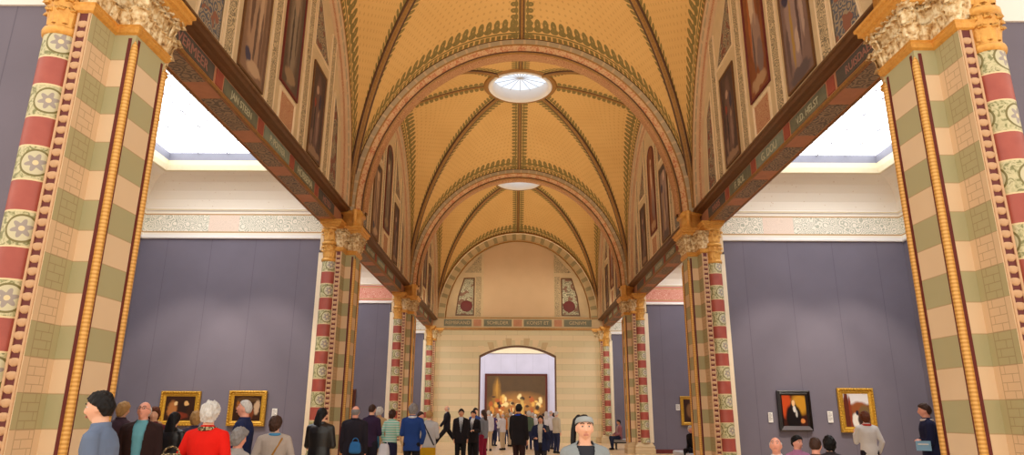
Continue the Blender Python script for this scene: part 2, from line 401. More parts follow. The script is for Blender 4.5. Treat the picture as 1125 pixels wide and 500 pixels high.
def paint_mat(name,base,blobs,rough=.35,wob=.06,seed=0.0,sc=6,asp=1.0):
    """a painting: soft brush blobs (cx,cy,rx,ry,colour,softness) laid over a mottled ground"""
    t=NT(name); vec,u,v=t.uv()
    n=t.n('ShaderNodeTexNoise'); n.noise_dimensions='4D'; n.inputs['Scale'].default_value=sc; n.inputs['Detail'].default_value=3; n.inputs['W'].default_value=seed; t.l(t.comb(u,t.ma('MULTIPLY',v,asp)),n.inputs['Vector'])
    sp=t.n('ShaderNodeSeparateColor'); t.l(n.outputs['Color'],sp.inputs[0])
    u=t.ma('ADD',u,t.ma('MULTIPLY',t.ma('SUBTRACT',sp.outputs[0],.5),wob*2)); v=t.ma('ADD',v,t.ma('MULTIPLY',t.ma('SUBTRACT',sp.outputs[1],.5),wob*2))
    if isinstance(base,list): c=t.ramp(n.outputs[0],base)
    else: c=t.mix(n.outputs[0],tuple(a*.55 for a in lin(base)[:3])+(1,),lin(base))
    for cx,cy,rx,ry,cc,sf in blobs:
        d=t.ma('ADD',t.ma('POWER',t.ma('DIVIDE',t.ma('SUBTRACT',u,cx),rx),2.0),t.ma('POWER',t.ma('DIVIDE',t.ma('SUBTRACT',v,cy),ry),2.0))
        mr=t.n('ShaderNodeMapRange'); mr.inputs[1].default_value=1-sf; mr.inputs[2].default_value=1+sf; mr.inputs[3].default_value=1; mr.inputs[4].default_value=0
        t.l(d,mr.inputs[0]); c=t.mix(mr.outputs[0],c,lin(cc))
    return t.fin(c,rough)
# ------------------------------------------------------------------ people
def fuse(mb,voxel,mats,name,parent,smooth=3,cut=None):
    me=mb.mesh('tmp',mats,recalc=True)
    o=bpy.data.objects.new('tmp',me); col.objects.link(o)
    r=o.modifiers.new('r','REMESH'); r.mode='VOXEL'; r.voxel_size=voxel; r.use_smooth_shade=True
    s=o.modifiers.new('s','SMOOTH'); s.iterations=smooth; s.factor=.5
    dg=bpy.context.evaluated_depsgraph_get()
    m2=bpy.data.meshes.new_from_object(o.evaluated_get(dg))
    bpy.data.objects.remove(o); bpy.data.meshes.remove(me)
    m2.name=name
    if cut:
        import bmesh
        bm=bmesh.new(); bm.from_mesh(m2)
        bmesh.ops.delete(bm,geom=[f for f in bm.faces if cut(f.calc_center_median())],context='FACES')
        bm.to_mesh(m2); bm.free()
    if not m2.materials: m2.materials.append(mats[0])
    for p in m2.polygons: p.use_smooth=True
    q=bpy.data.objects.new(name,m2); col.objects.link(q); q.parent=parent
    return q

def G(a,s): return math.exp(-(a/s)**2)
def head_point(x,y,z,old=0):
    """unit-sphere direction -> head surface (face towards -Y)"""
    px,py,pz=.0745*x,.093*y,.111*z
    if z<0:
        k=(-z)**1.25
        px*=1-.37*k
        if y>0: py*=1-.42*k
        else: py*=1-.13*k
    if y<0:
        px*=1-.06*(-y)
        fr=min(1,max(0,(-y-.15)/.5))
        # nose
        if -.045<pz<.03:
            h=(.03-pz)/.06 if pz>-.03 else max(0,(pz+.045)/.015)
            py-=fr*.026*h*G(px,.0095+.005*h)
        py+=fr*.011*G(abs(px)-.030,.015)*G(pz-.012,.013)
        py-=fr*.005*G(abs(px)-.026,.024)*G(pz-.036,.009)
        py-=fr*.006*G(px,.020)*(G(pz+.053,.006)+G(pz+.067,.006))
        py+=fr*.003*G(px,.024)*G(pz+.060,.003)
        py-=fr*.010*G(px,.018)*G(pz+.092,.014)
        py-=fr*.004*G(abs(px)-.038,.018)*G(pz+.018,.018)
    return Vector((px,py,pz))

HAIR={'short':(.54,.05,-.58,.017),'crop':(.58,.16,-.48,.010),'puffy':(.54,-.05,-.66,.030),'bob':(.55,-.45,-.95,.022),'long':(.58,-.35,-.9,.014),'tied':(.62,.15,-.45,.008),'fringe':(9,-.02,-.55,.010)}
def hair_mesh(mb,style,T,scale=1.0,n=40,k=26,sd=0):
    f0,s0,b0,th=HAIR[style]
    P=[]
    for i in range(k+1):
        t=-PI/2+PI*i/k
        row=[]
        for j in range(n):
            a=2*PI*j/n
            x,y,z=max(math.cos(t),.001)*math.cos(a),max(math.cos(t),.001)*math.sin(a),math.sin(t)
            if y<0: hl=s0+(f0-s0)*min(1,(-y)**1.1*1.15)
            else: hl=s0+(b0-s0)*min(1,y*1.8)
            p=head_point(x,y,z) if (y>0 or z>.3) else Vector((.0735*x,.093*y,.114*z))
            if z<-.3 and y>-.3 and style in('bob','long','puffy'):
                p=Vector((.0735*x*(1.0),.088*y,.114*z))
            d=(z-hl)/.10
            w=max(0,min(1,.5+d))
            if style=='fringe':
                w=w*max(0,min(1,(.52-z)/.08)) * (1 if y>-.35 else 0)
            nz=noise.noise(Vector((x*3+sd,y*3,z*3)))*.5+noise.noise(Vector((x*8+sd,y*8,z*6)))*.55
            r=Vector((x,y,z)).normalized()
            thk=th*(1+nz)*(1.0 if z<.2 else 1+.35*z)
            p=p+r*(thk*w) - r*(.028*(1-w))
            row.append(T(p))
        P.append(row)
    mb.grid(P,wrap=True)

ARM={'hang':((.10,.02,-1),(.02,-.22,-1)),'hold':((.14,.02,-1),(-.42,-.95,.05)),'high':((.16,-.25,-1),(-.25,-.75,.8)),
 'behind':((.16,.30,-1),(-.62,.25,-.55)),'pocket':((.32,.12,-1),(-.28,-.30,-1)),'cross':((.14,-.12,-1),(-1,-.45,.12)),
 'out':((.35,-.25,-1),(.15,-.75,-.5)),'back':((.12,.38,-1),(.02,.15,-1)),'fwd':((.05,-.55,-1),(0,-.7,-.9)),'lap':((.10,-.22,-1),(-.35,-.9,-.35))}
def person(label,X,Y,H,yaw,top,pants=(40,38,44),hair=('short','brown'),skin='skin',arms=('hang','hang'),hyaw=0,hpitch=0,lean=0,
           seated=False,vox=.011,kind='jacket',shirt=None,hem=-.10,skirt=None,w=1.0,stride=0.0,face=False,shoes=(30,26,26),topkind='plain',group=None,z0=0.0,topmat=None,bag=None,scarf=None,seat_z=.47,legskin=False,extra=None,sleeves=True):
    root=empty('person',(X,Y,z0),math.radians(yaw),label,'person',group)
    k=H/(1.32 if seated else 1.72)
    if seated: k=H/(seat_z/1.0+.87) if True else k
    k=max(.6,k)
    root.scale=(k,k,k)
    hz=(seat_z/k+.085) if seated else .92
    la=math.radians(lean)
    def U(p):
        x,y,z=p
        return Vector((x,y*math.cos(la)-z*math.sin(la),y*math.sin(la)+z*math.cos(la)+hz))
    HM=Euler((math.radians(-hpitch)+la*0,0,0)).to_matrix(); HY=Euler((0,0,math.radians(hyaw))).to_matrix()
    LR=Euler((la*.55,0,0)).to_matrix()
    hc=U((0,-.014,.672))
    def HT(p): return hc+LR@(HY@(HM@Vector(p)))
    hands=[]
    joints=[]
    for s,a in ((1,arms[0]),(-1,arms[1])):
        u,f=ARM[a]
        sh=Vector((s*.168*w,0,.452)); uu=Vector((u[0]*s,u[1],u[2])).normalized(); ff=Vector((f[0]*s,f[1],f[2])).normalized()
        el=sh+uu*.285; wr=el+ff*.245
        joints.append((s,U(sh),U(el),U(wr)))
    legs=[]
    for s in (1,-1):
        hp=Vector((s*.085*w,0,hz-.03))
        if seated:
            kn=Vector((s*.11,-.43,seat_z/k+.06)); an=Vector((s*.11,-.40-.05*s,.085))
        else:
            kn=Vector((s*.09,-.03-stride*s*.25,.50)); an=Vector((s*.095,.02-stride*s*.52,.085+abs(stride)*.03*(1 if s<0 else 0)))
        legs.append((s,hp,kn,an))
    def handgeo(mb,s,el,wr):
        d=(wr-el).normalized(); side=Vector((s,0,0)); 
        if abs(d.x)>.6: side=Vector((0,-1,0)) if True else side
        nrm=d.cross(side).normalized(); side=nrm.cross(d).normalized()
        # palm flat plane spanned by d and fw (thumb side)
        fw=Vector((0,-1,0)); fw=(fw-d*fw.dot(d)); 
        if fw.length<.3: fw=Vector((0,0,1)); fw=fw-d*fw.dot(d)
        fw.normalize(); nn=d.cross(fw).normalized()*(-s)   # palm normal towards body
        if nn.x*s>0.2: nn=-nn
        pc=wr+d*.045
        mb.caps(wr-d*.01,wr+d*.072,.024,.031,10,fx=.55,side=nn)
        for i,(off,L) in enumerate(((.028,.066),(.0095,.076),(-.0095,.070),(-.028,.054))):
            b=wr+d*.078+fw*off*.95
            c=b+(d*.9+nn*.25).normalized()*L*.52
            e=c+(d*.75+nn*.68).normalized()*L*.5
            mb.caps(b-d*.02,c,.0098,.0088,8); mb.caps(c,e,.0088,.0075,8)
        b=wr+d*.028+fw*.022; c=b+(d*.5+fw*.75+nn*.2).normalized()*.038; e=c+(d*.85+fw*.3+nn*.25).normalized()*.032
        mb.caps(b,c,.0125,.0105,8); mb.caps(c,e,.0105,.0085,8)
    # ---- body
    mb=MB()
    mb.loft([(-.10,.13*w,.09),(-.04,.155*w,.105),(.04,.155*w,.10),(.16,.132*w,.09),(.26,.145*w,.10),(.38,.165*w,.105),(.445,.172*w,.09),(.485,.125*w,.074),(.515,.075,.060),(.54,.057,.058),(.62,.052,.058,-.006)],U,20)
    for s,sh,el,wr in joints:
        mb.caps(U((s*.045,.005,.50)),sh,.040,.046,12); mb.caps(sh,el,.05,.041,12); mb.caps(el,wr,.041,.027,12); handgeo(mb,s,el,wr)
    for s,hp,kn,an in legs:
        mb.caps(hp,kn,.085,.055,14); mb.caps(kn,an+Vector((0,0,.03)),.055,.038,12)
        mb.caps(an+Vector((0,.03,-.04)),an+Vector((0,-.13,-.05)),.034,.028,10)
    P=[]
    n,kk=(72,56) if vox<.008 else (40,32)
    for i in range(kk+1):
        t=-PI/2+PI*i/kk
        P.append([HT(head_point(max(math.cos(t),.001)*math.cos(2*PI*j/n),max(math.cos(t),.001)*math.sin(2*PI*j/n),math.sin(t))) for j in range(n)])
    mb.grid(P,wrap=True)
    mb.caps(U((0,.0,.53)),HT((0,.02,-.05)),.050*w if w<1 else .053,.050,14)
    for s in (1,-1):
        mb.ell(HT((s*.073,.008,-.004)),.010,.019,.031,10,7,M3=LR@HY@HM)
    body=fuse(mb,vox,[MATS[skin]],'body',root,2)
    # ---- face parts
    if face:
        for s in (1,-1):
            e=MB(); e.ell(HT((s*.030,-.0725,.012)),.0125,.0125,.0065,14,10,M3=LR@HY@HM); eo=e.build('eye',MATS['eyewhite'],root,True)
            e=MB(); e.ell(HT((s*.030,-.0828,.012)),.0062,.004,.0060,12,8,M3=LR@HY@HM); e.build('iris',MATS['iris'],eo,True)
            e=MB(); 
            pts=[HT((s*(.014+.034*q),-.0935+.016*q*q+.002,.034+.007*math.sin(q*PI))) for q in (0,.25,.5,.75,1)]
            for a,b in zip(pts,pts[1:]): e.caps(a,b,.0035,.003,8)
            e.build('eyebrow',MATS['hair_'+hair[1]] if hair[1] not in('white','grey') else MATS['hair_grey'],root,True)
        e=MB()
        for zz,rr in ((-.055,.0034),(-.064,.0042)):
            pts=[HT((x_,-.0925+3.0*abs(x_)**1.6+(.003 if zz<-.06 else 0),zz+(.0 if abs(x_)>.01 else .0012))) for x_ in (-.019,-.012,-.004,.004,.012,.019)]
            for a,b in zip(pts,pts[1:]): e.caps(a,b,rr,rr,8)
        e.build('lips',MATS['lips'],root,True)
    # ---- legs clothing
    pm=cloth(pants)
    if skirt is not None:
        mb=MB(); L=.62 if skirt=='long' else .42
        if seated: skirt=None
        else:
            mb.loft([(hz-L,.19*w,.16),(hz-L+.1,.185*w,.155),(hz-.15,.185*w,.14),(hz,.165*w,.12),(hz+.1,.15*w,.105)],None,24)
            fuse(mb,vox,[pm],'skirt',root)
    if skirt is None:
        mb=MB()
        mb.loft([(-.10,.155*w,.115),(-.04,.172*w,.122),(.04,.168*w,.115),(.12,.152*w,.108)],U,20)
        for s,hp,kn,an in legs:
            mb.caps(hp,kn,.10,.074,14); mb.caps(kn,an+Vector((0,.005,.02)),.074,.058,12)
        fuse(mb,vox,[pm],'trousers',root)
    # ---- shoes
    for s,hp,kn,an in legs:
        mb=MB(); mb.caps(an+Vector((0,.045,-.035)),an+Vector((0,-.13,-.045)),.048,.038,12,fx=1.0); mb.caps(an+Vector((0,.01,.03)),an+Vector((0,.01,-.02)),.052,.05,10)
        zf=-1e9
        o=MB()
        o.v=[(x,y,max(z,an.z-.083)) for x,y,z in mb.v]; o.f=mb.f;o.m=mb.m;o.uv=mb.uv
        fuse(o,max(vox,.011),[cloth(shoes,.5)],'shoe',root,1)
    # ---- top
    g=.034 if kind in('jacket','coat','suit','hoodie') else .020
    def toplay(g,name,mt,openf,hem_,slv=True):
        mb=MB()
        hr=[(hem_,(.150+g)*w,.098+g)]
        for z,a,b in ((-.04,.152,.104),(.04,.150,.10),(.15,.136,.094),(.26,.148,.102),(.38,.163,.106),(.44,.170,.092),(.475,.145,.080),(.50,.108,.068)):
            if z>hem_+.02: hr.append((z,(a+g*.9)*w,b+g))
        hr.append((.525,.072+g*.45,.064+g*.45))
        if not (name=='shirt' and kind=='hoodie'): hr.append((.565,.058+g*.5,.060+g*.5,.006))
        mb.loft(hr,U,24)
        if slv:
            for s,sh,el,wr in joints:
                d=(wr-el).normalized()
                mb.caps(U((s*.05,.005,.495)),sh,.046+g*.5,.050+g*.5,12)
                mb.caps(sh,el,.051+g*.5,.044+g*.45,14); mb.caps(el,wr-d*.035 if sleeves!='short' else el,.046+g*.5,.036+g*.45,12)
        cut=None
        if openf:
            inv=lambda p:(p.x,(p.y)*math.cos(la)+(p.z-hz)*math.sin(la),-(p.y)*math.sin(la)+(p.z-hz)*math.cos(la))
            def cut(p):
                x,y,z=inv(p)
                if y>-.03: return False
                if openf=='V': wd=max(0,(z-.12))*.20
                elif openf=='suit': wd=max(0,(z-.10))*.16
                else: wd=.050+max(0,z-.1)*.06
                return abs(x)<wd
        return fuse(mb,vox,[mt],name,root,4,cut)
    tm=topmat or cloth(top,.85,topkind)
    openf={'suit':'suit','jacket':'open' if shirt else None,'coat':'V' if shirt else None,'hoodie':'V' if shirt else None}.get(kind)
    toplay(g,{'jacket':'jacket','coat':'coat','suit':'suit_jacket','hoodie':'hooded_jacket','sweater':'sweater','shirt':'shirt'}[kind],tm,openf,hem)
    if shirt: toplay(.014,'shirt',cloth(shirt),None,-.02,False)
    if kind=='suit' or (kind=='coat' and shirt):
        # tie and lapels
        mb=MB(); 
        if kind=='suit':
            mb.caps(U((0,-.125,.44)),U((0,-.135,.16)),.014,.024,8,fx=1,side=(1,0,0)); fuse(mb,.008,[cloth((120,124,134))],'tie',root,1)
    if kind=='hoodie':
        mb=MB()
        for i in range(11):
            a0=PI*(-.08)+PI*1.16*i/11; a1=PI*(-.08)+PI*1.16*(i+1)/11
            p=[U((.080*math.cos(a),.015+.080*math.sin(a),.515+.015*math.sin(a))) for a in (a0,a1)]
            mb.caps(p[0],p[1],.026,.026,10)
        mb.caps(U((-.05,.11,.45)),U((.05,.11,.45)),.05,.05,12)
        fuse(mb,vox,[tm],'hood',root)
    if scarf:
        mb=MB()
        for i in range(12):
            a0=2*PI*i/12; a1=2*PI*(i+1)/12
            mb.caps(U((.078*math.cos(a0),.078*math.sin(a0),.525)),U((.078*math.cos(a1),.078*math.sin(a1),.525)),.026,.026,10)
        fuse(mb,max(vox,.008),[cloth(scarf[0],.85,scarf[1])],'scarf',root)
    # ---- hair
    st,cl=hair[:2]
    hm=MATS['hair_'+cl]
    if st!='bald':
        mb=MB(); base=st if st in HAIR else 'tied'
        hair_mesh(mb,base,HT,sd=R.random()*9)
        if st=='long':
            mb.loft([(-.30,.055,.022,.085),(-.24,.085,.03,.09),(-.12,.092,.038,.085),(-.02,.085,.045,.06),(.05,.06,.04,.04)],HT,18)
        if st in('pony','bun'):
            mb.ell(HT((0,.085,.055) if st=='pony' else (0,.075,.085)),.032,.03,.030,12,8)
        if st=='pony':
            pts=[(0,.10,.06),(-.02,.125,.03),(-.05,.125,-.06),(-.07,.11,-.16),(-.075,.10,-.25)]
            if len(hair)>2: pts=hair[2]
            rr=[.026,.024,.026,.026,.016]
            for i in range(4): mb.caps(HT(pts[i]),HT(pts[i+1]),rr[i],rr[i+1],12)
        fuse(mb,max(vox*.8,.0055),[hm],'hair',root,2)
    if extra: extra(root,U,HT,joints,HM,HY,LR)
    return root

def strap(root,U,c,flip=1,rad=.012):
    mb=MB(); pts=[]
    for q in range(9):
        t=q/8; pts.append(U((flip*(.11-.26*t),.115+.022*math.sin(t*PI),.47-.50*t)))
    for a,b in zip(pts,pts[1:]): mb.caps(a,b,rad,rad,8,fx=1.6,side=(1,0,0))
    mb.caps(pts[0],U((flip*.12,-.02,.50)),rad,rad,8)
    fuse(mb,.008,[cloth(c)],'shoulder_strap',root,1)
def glasses(root,HT,LR,HY,HM):
    mb=MB()
    for s in (1,-1):
        pts=[HT((s*.031+.021*math.cos(a),-.100,.010+.016*math.sin(a))) for a in [2*PI*i/12 for i in range(13)]]
        for a,b in zip(pts,pts[1:]): mb.caps(a,b,.0018,.0018,6,ends=1)
        a,b=HT((s*.052,-.098,.014)),HT((s*.079,.0,.012)); mb.caps(a,b,.0018,.0018,6,ends=1)
    mb.caps(HT((-.010,-.101,.014)),HT((.010,-.101,.014)),.0018,.0018,6,ends=1)
    mb.build('glasses',MATS['glasses'],root,True)
def bag(root,c,p,r=(.11,.06,.13),name='bag',mat=None):
    """small soft bag shape as its own object, placed in world space"""
    o=MB(); P=[]
    rx,ry,rz=r
    for i in range(13):
        t=-PI/2+PI*i/12; row=[]
        for j in range(24):
            a=2*PI*j/24
            x,y,z=abs(math.cos(t))**.45*math.copysign(abs(math.cos(a))**.6,math.cos(a)),abs(math.cos(t))**.45*math.copysign(abs(math.sin(a))**.8,math.sin(a)),math.copysign(abs(math.sin(t))**.6,math.sin(t))
            row.append((rx*x*(1-.15*z),ry*y*(1-.35*z),rz*z))
        P.append(row)
    o.grid(P,wrap=True)
    b=o.build(name+'_body',mat or cloth(c),root,True)
    b.location=p
    h=MB(); pts=[(rx*.55*math.cos(a),0,rz*.9+.07*math.sin(a)) for a in [PI*i/8 for i in range(9)]]
    for a,b2 in zip(pts,pts[1:]): h.caps(a,b2,.008,.008,8,ends=2)
    hh=h.build('handle',mat or cloth(c),root,True); hh.location=p
    return b
# ------------------------------------------------------------------ the gallery
D={-1:[7.12,18.07,29.02,39.97],1:[7.40,18.07,29.02,39.97]}
ZSP=6.94; A_E,B_E=4.80,5.34; A_I,B_I=4.33,4.68
ZCR=13.86
def sx(s,pts): return [(s*x,y) for x,y in pts]

def leaf(mb,p,nrm,w,h,z0,out=.09,m=0,seed=0,nu=6,nv=7):
    """a carved leaf rising from p, leaning out along nrm, its tip curling over"""
    n=Vector((nrm[0],nrm[1],0)).normalized(); t=Vector((-n.y,n.x,0)); P=[];Q=[]
    for i in range(nv+1):
        a=i/nv; row=[];row2=[]
        o=.008+out*(a**1.7); z=z0+h*math.sin(min(a,.86)/.86*PI/2)-max(0,a-.86)*h*1.2
        ww=w*.5*(.62+.5*math.sin(a*PI*.9))*(1-.35*max(0,a-.7)/.3)*(1+.16*math.sin(a*22+seed))
        for j in range(nu+1):
            u=-1+2*j/nu
            b=.016*(1-abs(u))+.012*math.cos(u*PI*2.5)*a
            q=Vector((p[0],p[1],z))+t*ww*u+n*(o+b-.02*u*u)
            row.append(q); row2.append(Vector((p[0],p[1],z-.004))+t*ww*u+n*(o+b-.02*u*u-.022))
        P.append(row);Q.append(row2)
    mb.grid(P,m); mb.grid(Q,m)
    mb.grid([[a[0],b[0]] for a,b in zip(P,Q)],m); mb.grid([[a[-1],b[-1]] for a,b in zip(P,Q)],m); mb.grid([P[-1],Q[-1]],m)

def leafrow(mb,path,normals,z0,h,w,out,m=0):
    for (p,n) in zip(path,normals):
        leaf(mb,p,n,w,h,z0,out,m,seed=R.random()*6)
def offset(pl,d):
    """offset closed polygon outwards (ccw)"""
    n=len(pl); out=[]
    ar=sum(pl[i][0]*pl[(i+1)%n][1]-pl[(i+1)%n][0]*pl[i][1] for i in range(n))
    sg=1 if ar>0 else -1
    for i in range(n):
        a=Vector(pl[i-1]);b=Vector(pl[i]);c=Vector(pl[(i+1)%n])
        e1=(b-a).normalized();e2=(c-b).normalized()
        n1=Vector((e1.y,-e1.x))*sg;n2=Vector((e2.y,-e2.x))*sg
        k=1+n1.dot(n2)
        m=(n1+n2)/max(k,.3)
        out.append((b.x+m.x*d,b.y+m.y*d))
    return out
def moulding(mb,pl,prof,m=0):
    """sweep profile (z,offset) round polygon"""
    P=[]
    for z,d in prof:
        o=offset(pl,d); P.append([(x,y,z) for x,y in o])
    mb.grid(P,m,wrap=True)
    mb.poly(P[0][::-1],m); mb.poly(P[-1],m)

def pier(s,first):
    root=empty('pier',(0,0,0))
    def X(x): return s*x
    # local: y relative to pier centre, x absolute distance from nave axis
    pl=[(4.53,-.32),(4.53,.32),(4.78,.32),(4.78,.75),(4.93,.75),(4.93,.46),(5.28,.46),(5.28,.2),(5.56,.2),(5.56,-.2),(5.28,-.2),(5.28,-.46),(4.93,-.46),(4.93,-.75),(4.78,-.75),(4.78,-.32)]
    ms=[0,0,1,2,2,3,3,3,3,3,3,3,2,2,1,0]
    ms=[0,0,1,2,2,3,3,3,3,3,3,3,2,2,1,0]
    mb=MB(); mb.prism(sx(s,pl),.42,5.74,3,ms,cap=True)
    mb.build('shaft',[MATS['band'],MATS['band_brick'],MATS['cream'],MATS['strip']],root)
    # the block over the shaft that carries the beams
    mb=MB(); mb.prism(sx(s,[(4.8,-.30),(4.8,.30),(4.95,.30),(4.95,.50),(5.45,.50),(5.45,-.50),(4.95,-.50),(4.95,-.30)]),5.74,6.49,0)
    mb.build('upper_block',MATS['cream'],root)
    # base
    mb=MB(); pb=[(4.53,-.32),(4.53,.32),(4.78,.32),(4.78,.75),(5.38,.75),(5.38,-.75),(4.78,-.75),(4.78,-.32)]
    moulding(mb,sx(s,pb),[(0,.10),(.20,.10),(.22,.08),(.30,.085),(.34,.05),(.40,.02),(.44,.004)])
    mb.build('plinth',MATS['plaster'],root)
    # gold corner rods with dark channels
    for y in (-.32,.32):
        mb=MB(); mb.lathe([(.44,.041),(.5,.041),(5.42,.040),(5.50,.03),(5.56,.004)],(X(4.53),y),14,0)
        rod=mb.build('corner_rod',MATS['rod'],root,True)
        mb=MB(); sg=-1 if y<0 else 1
        mb.box(min(X(4.527),X(4.527)-0),max(X(4.527),X(4.527))+.0001,y-sg*.085,y-sg*.045,.44,5.6)
        mb.v=[(X(4.524) if i%2==0 else X(4.531),yy,z) for i,(xx,yy,z) in enumerate(mb.v)]
        b=len(mb.v)
        mb2=MB(); mb2.box(min(X(4.575),X(4.615)),max(X(4.575),X(4.615)),y+sg*.001-.004,y+sg*.001+.004,.44,5.6)
        for f in mb2.f: mb.face([i+b for i in f],0)
        mb.v+=mb2.v
        mb.build('channel',MATS['darkred'],rod)
    # dogtooth strips
    for y in (-.75,.75):
        sg=-1 if y<0 else 1
        mb=MB(); mb.box(min(X(4.80),X(4.915)),max(X(4.80),X(4.915)),y-.003,y+.003,.46,5.64,0)
        z=.50
        while z<5.58:
            P=[]
            for i in range(5):
                a=PI/2*i/4; rr=.058*math.cos(a)+.001
                P.append([(X(4.858)+rr*math.cos(b)*1.0, y+sg*(.003+.020*math.sin(a)), z+.058+rr*.95*math.sin(b)-(0 if math.sin(b)<.1 else rr*.45*math.sin(b))) for b in [2*PI*k/10 for k in range(10)]])
            mb.grid(P,1,wrap=True); z+=.124
        for xx in (4.80,4.918):
            mb.box(min(X(xx-.012),X(xx+.012)),max(X(xx-.012),X(xx+.012)),y-.014 if sg<0 else y-.002,y+.002 if sg<0 else y+.014,.46,5.64,1)
        mb.build('scalloped_moulding',[MATS['dogback'],MATS['dog']],root)
    # engaged columns with their two-tier capitals
    cx=X(5.12)
    for y in (-.63,.63):
        mb=MB(); mb.lathe([(.44,.21),(.50,.215),(.56,.19),(.60,.20),(.64,.195)]+[(.70+i*.12,.187) for i in range(40)],(cx,y),28,0)
        c=mb.build('engaged_column',MATS['column'],root,True)
        mb=MB(); mb.lathe([(5.36,.188),(5.37,.205),(5.41,.215),(5.45,.205),(5.46,.165)],(cx,y),24); mb.build('ring',MATS['gold'],c,True)
        mb=MB(); mb.lathe([(5.45,.15),(5.6,.16),(5.82,.19),(5.84,.23),(5.90,.23),(5.92,.17),(6.1,.19),(6.30,.24)],(cx,y),20)
        for k in range(9):
            a=2*PI*k/9; n=(math.cos(a),math.sin(a)); leaf(mb,(cx+n[0]*.155,y+n[1]*.155),n,.15,.22,5.46,.055,0,k)
            leaf(mb,(cx+n[0]*.165,y+n[1]*.165),n,.16,.20,5.93,.06,0,k+1)
        for k in range(9):
            a=2*PI*(k+.5)/9; n=(math.cos(a),math.sin(a)); leaf(mb,(cx+n[0]*.16,y+n[1]*.16),n,.15,.30,5.50,.065,0,k)
            leaf(mb,(cx+n[0]*.18,y+n[1]*.18),n,.15,.28,5.96,.08,0,k+1)
        mb.build('column_capital',MATS['gold'],root,True)
        mb=MB(); q=[(4.87,y-.235),(4.87,y+.235),(5.32,y+.235),(5.32,y-.235)]
        moulding(mb,sx(s,q),[(6.30,-.02),(6.32,.0),(6.36,.02),(6.37,.05),(6.43,.055),(6.44,.075),(6.49,.075)])
        mb.build('abacus',MATS['gold'],root)
    # great foliate capital of the pier
    cp=[(4.53,-.32),(4.53,.32),(4.78,.32),(4.78,.75),(4.93,.75),(4.93,-.75),(4.78,-.75),(4.78,-.32)]
    mb=MB(); moulding(mb,sx(s,cp),[(5.74,.0),(5.95,.02),(6.2,.07),(6.24,.09)])
    for (a,b) in (((4.53,-.32),(4.53,.32)),((4.53,.32),(4.78,.32)),((4.78,.32),(4.78,.75)),((4.78,.75),(4.93,.75)),((4.93,-.75),(4.78,-.75)),((4.78,-.75),(4.78,-.32)),((4.78,-.32),(4.53,-.32))):
        L=math.dist(a,b); dx,dy=(b[0]-a[0])/L,(b[1]-a[1])/L
        n=(s*-dy,dx) if True else 0
        cnt=max(1,round(L/.13))
        for tier,(z0,h,o) in enumerate(((5.75,.22,.06),(5.83,.34,.10),(6.0,.24,.11))):
            for k in range(cnt+(1 if tier==1 else 0)):
                t=(k+(.5 if tier!=1 else 0))*L/cnt
                px,py=a[0]+dx*t,a[1]+dy*t
                leaf(mb,(X(px),py),n,.15,h,z0,o,0,R.random()*6)
    for xx,yy in ((4.53,-.32),(4.53,.32),(4.78,-.75),(4.78,.75)):
        n=(-s,math.copysign(1,yy)); 
        for z0,h,o in ((5.75,.24,.08),(5.9,.34,.16)): leaf(mb,(X(xx),yy),n,.17,h,z0,o,0,1)
    mb.build('foliate_capital',MATS['foliage'],root,True)
    mb=MB(); moulding(mb,sx(s,cp),[(5.64,.0),(5.66,.03),(5.70,.05),(5.73,.035),(5.75,.05),(5.77,.0)]); mb.build('necking',MATS['gold'],root)
    mb=MB(); cp2=[(4.53,-.32),(4.53,.32),(4.80,.32),(4.80,-.32)]
    moulding(mb,sx(s,cp2),[(6.20,.06),(6.23,.12),(6.27,.13),(6.29,.17),(6.35,.17),(6.37,.20),(6.41,.20),(6.44,.05)])
    mb.build('great_abacus',MATS['gold'],root)
    # springer from abacus to the spring of arches
    mb=MB(); sp=[(4.50,-.27),(4.50,.27),(4.95,.27),(4.95,-.27)]
    moulding(mb,sx(s,sp),[(6.42,.02),(6.55,.0),(6.80,.0),(6.83,.05),(6.90,.06),(6.94,.03)])
    for y in (-.30,.30):
        mb.lathe([(6.42,.09),(6.50,.09),(6.54,.065),(6.80,.062),(6.84,.09),(6.94,.09)],(X(4.62),y),12)
    mb.build('springer',MATS['gold'],root,True)
    return root
def build_piers():
    names=['nearest','second','third','far']
    for s,side in ((-1,'left'),(1,'right')):
        p0=pier(s,True)
        for i in range(4):
            p=p0 if i==0 else copy_tree(p0)
            p.location=(0,D[s][i],0)
            ex=['huge near compound pier cropped by the picture edge','compound pier, second from the viewer','compound pier, third from the viewer','compound pier against the striped end wall'][i]
            tag(p,'green and cream banded '+ex+', '+side+' row','pier','banded piers carrying the nave vault')

def text_mesh(name,body,size,mat,parent,M4):
    cu=bpy.data.curves.new('t','FONT'); cu.body=body; cu.size=size; cu.extrude=.004; cu.align_x='CENTER'; cu.align_y='CENTER'
    o=bpy.data.objects.new('t',cu); col.objects.link(o)
    dg=bpy.context.evaluated_depsgraph_get(); me=bpy.data.meshes.new_from_object(o.evaluated_get(dg)); bpy.data.objects.remove(o)
    me.name=name; me.materials.clear(); me.materials.append(mat)
    q=bpy.data.objects.new(name,me); col.objects.link(q); q.parent=parent; q.matrix_local=M4
    return q

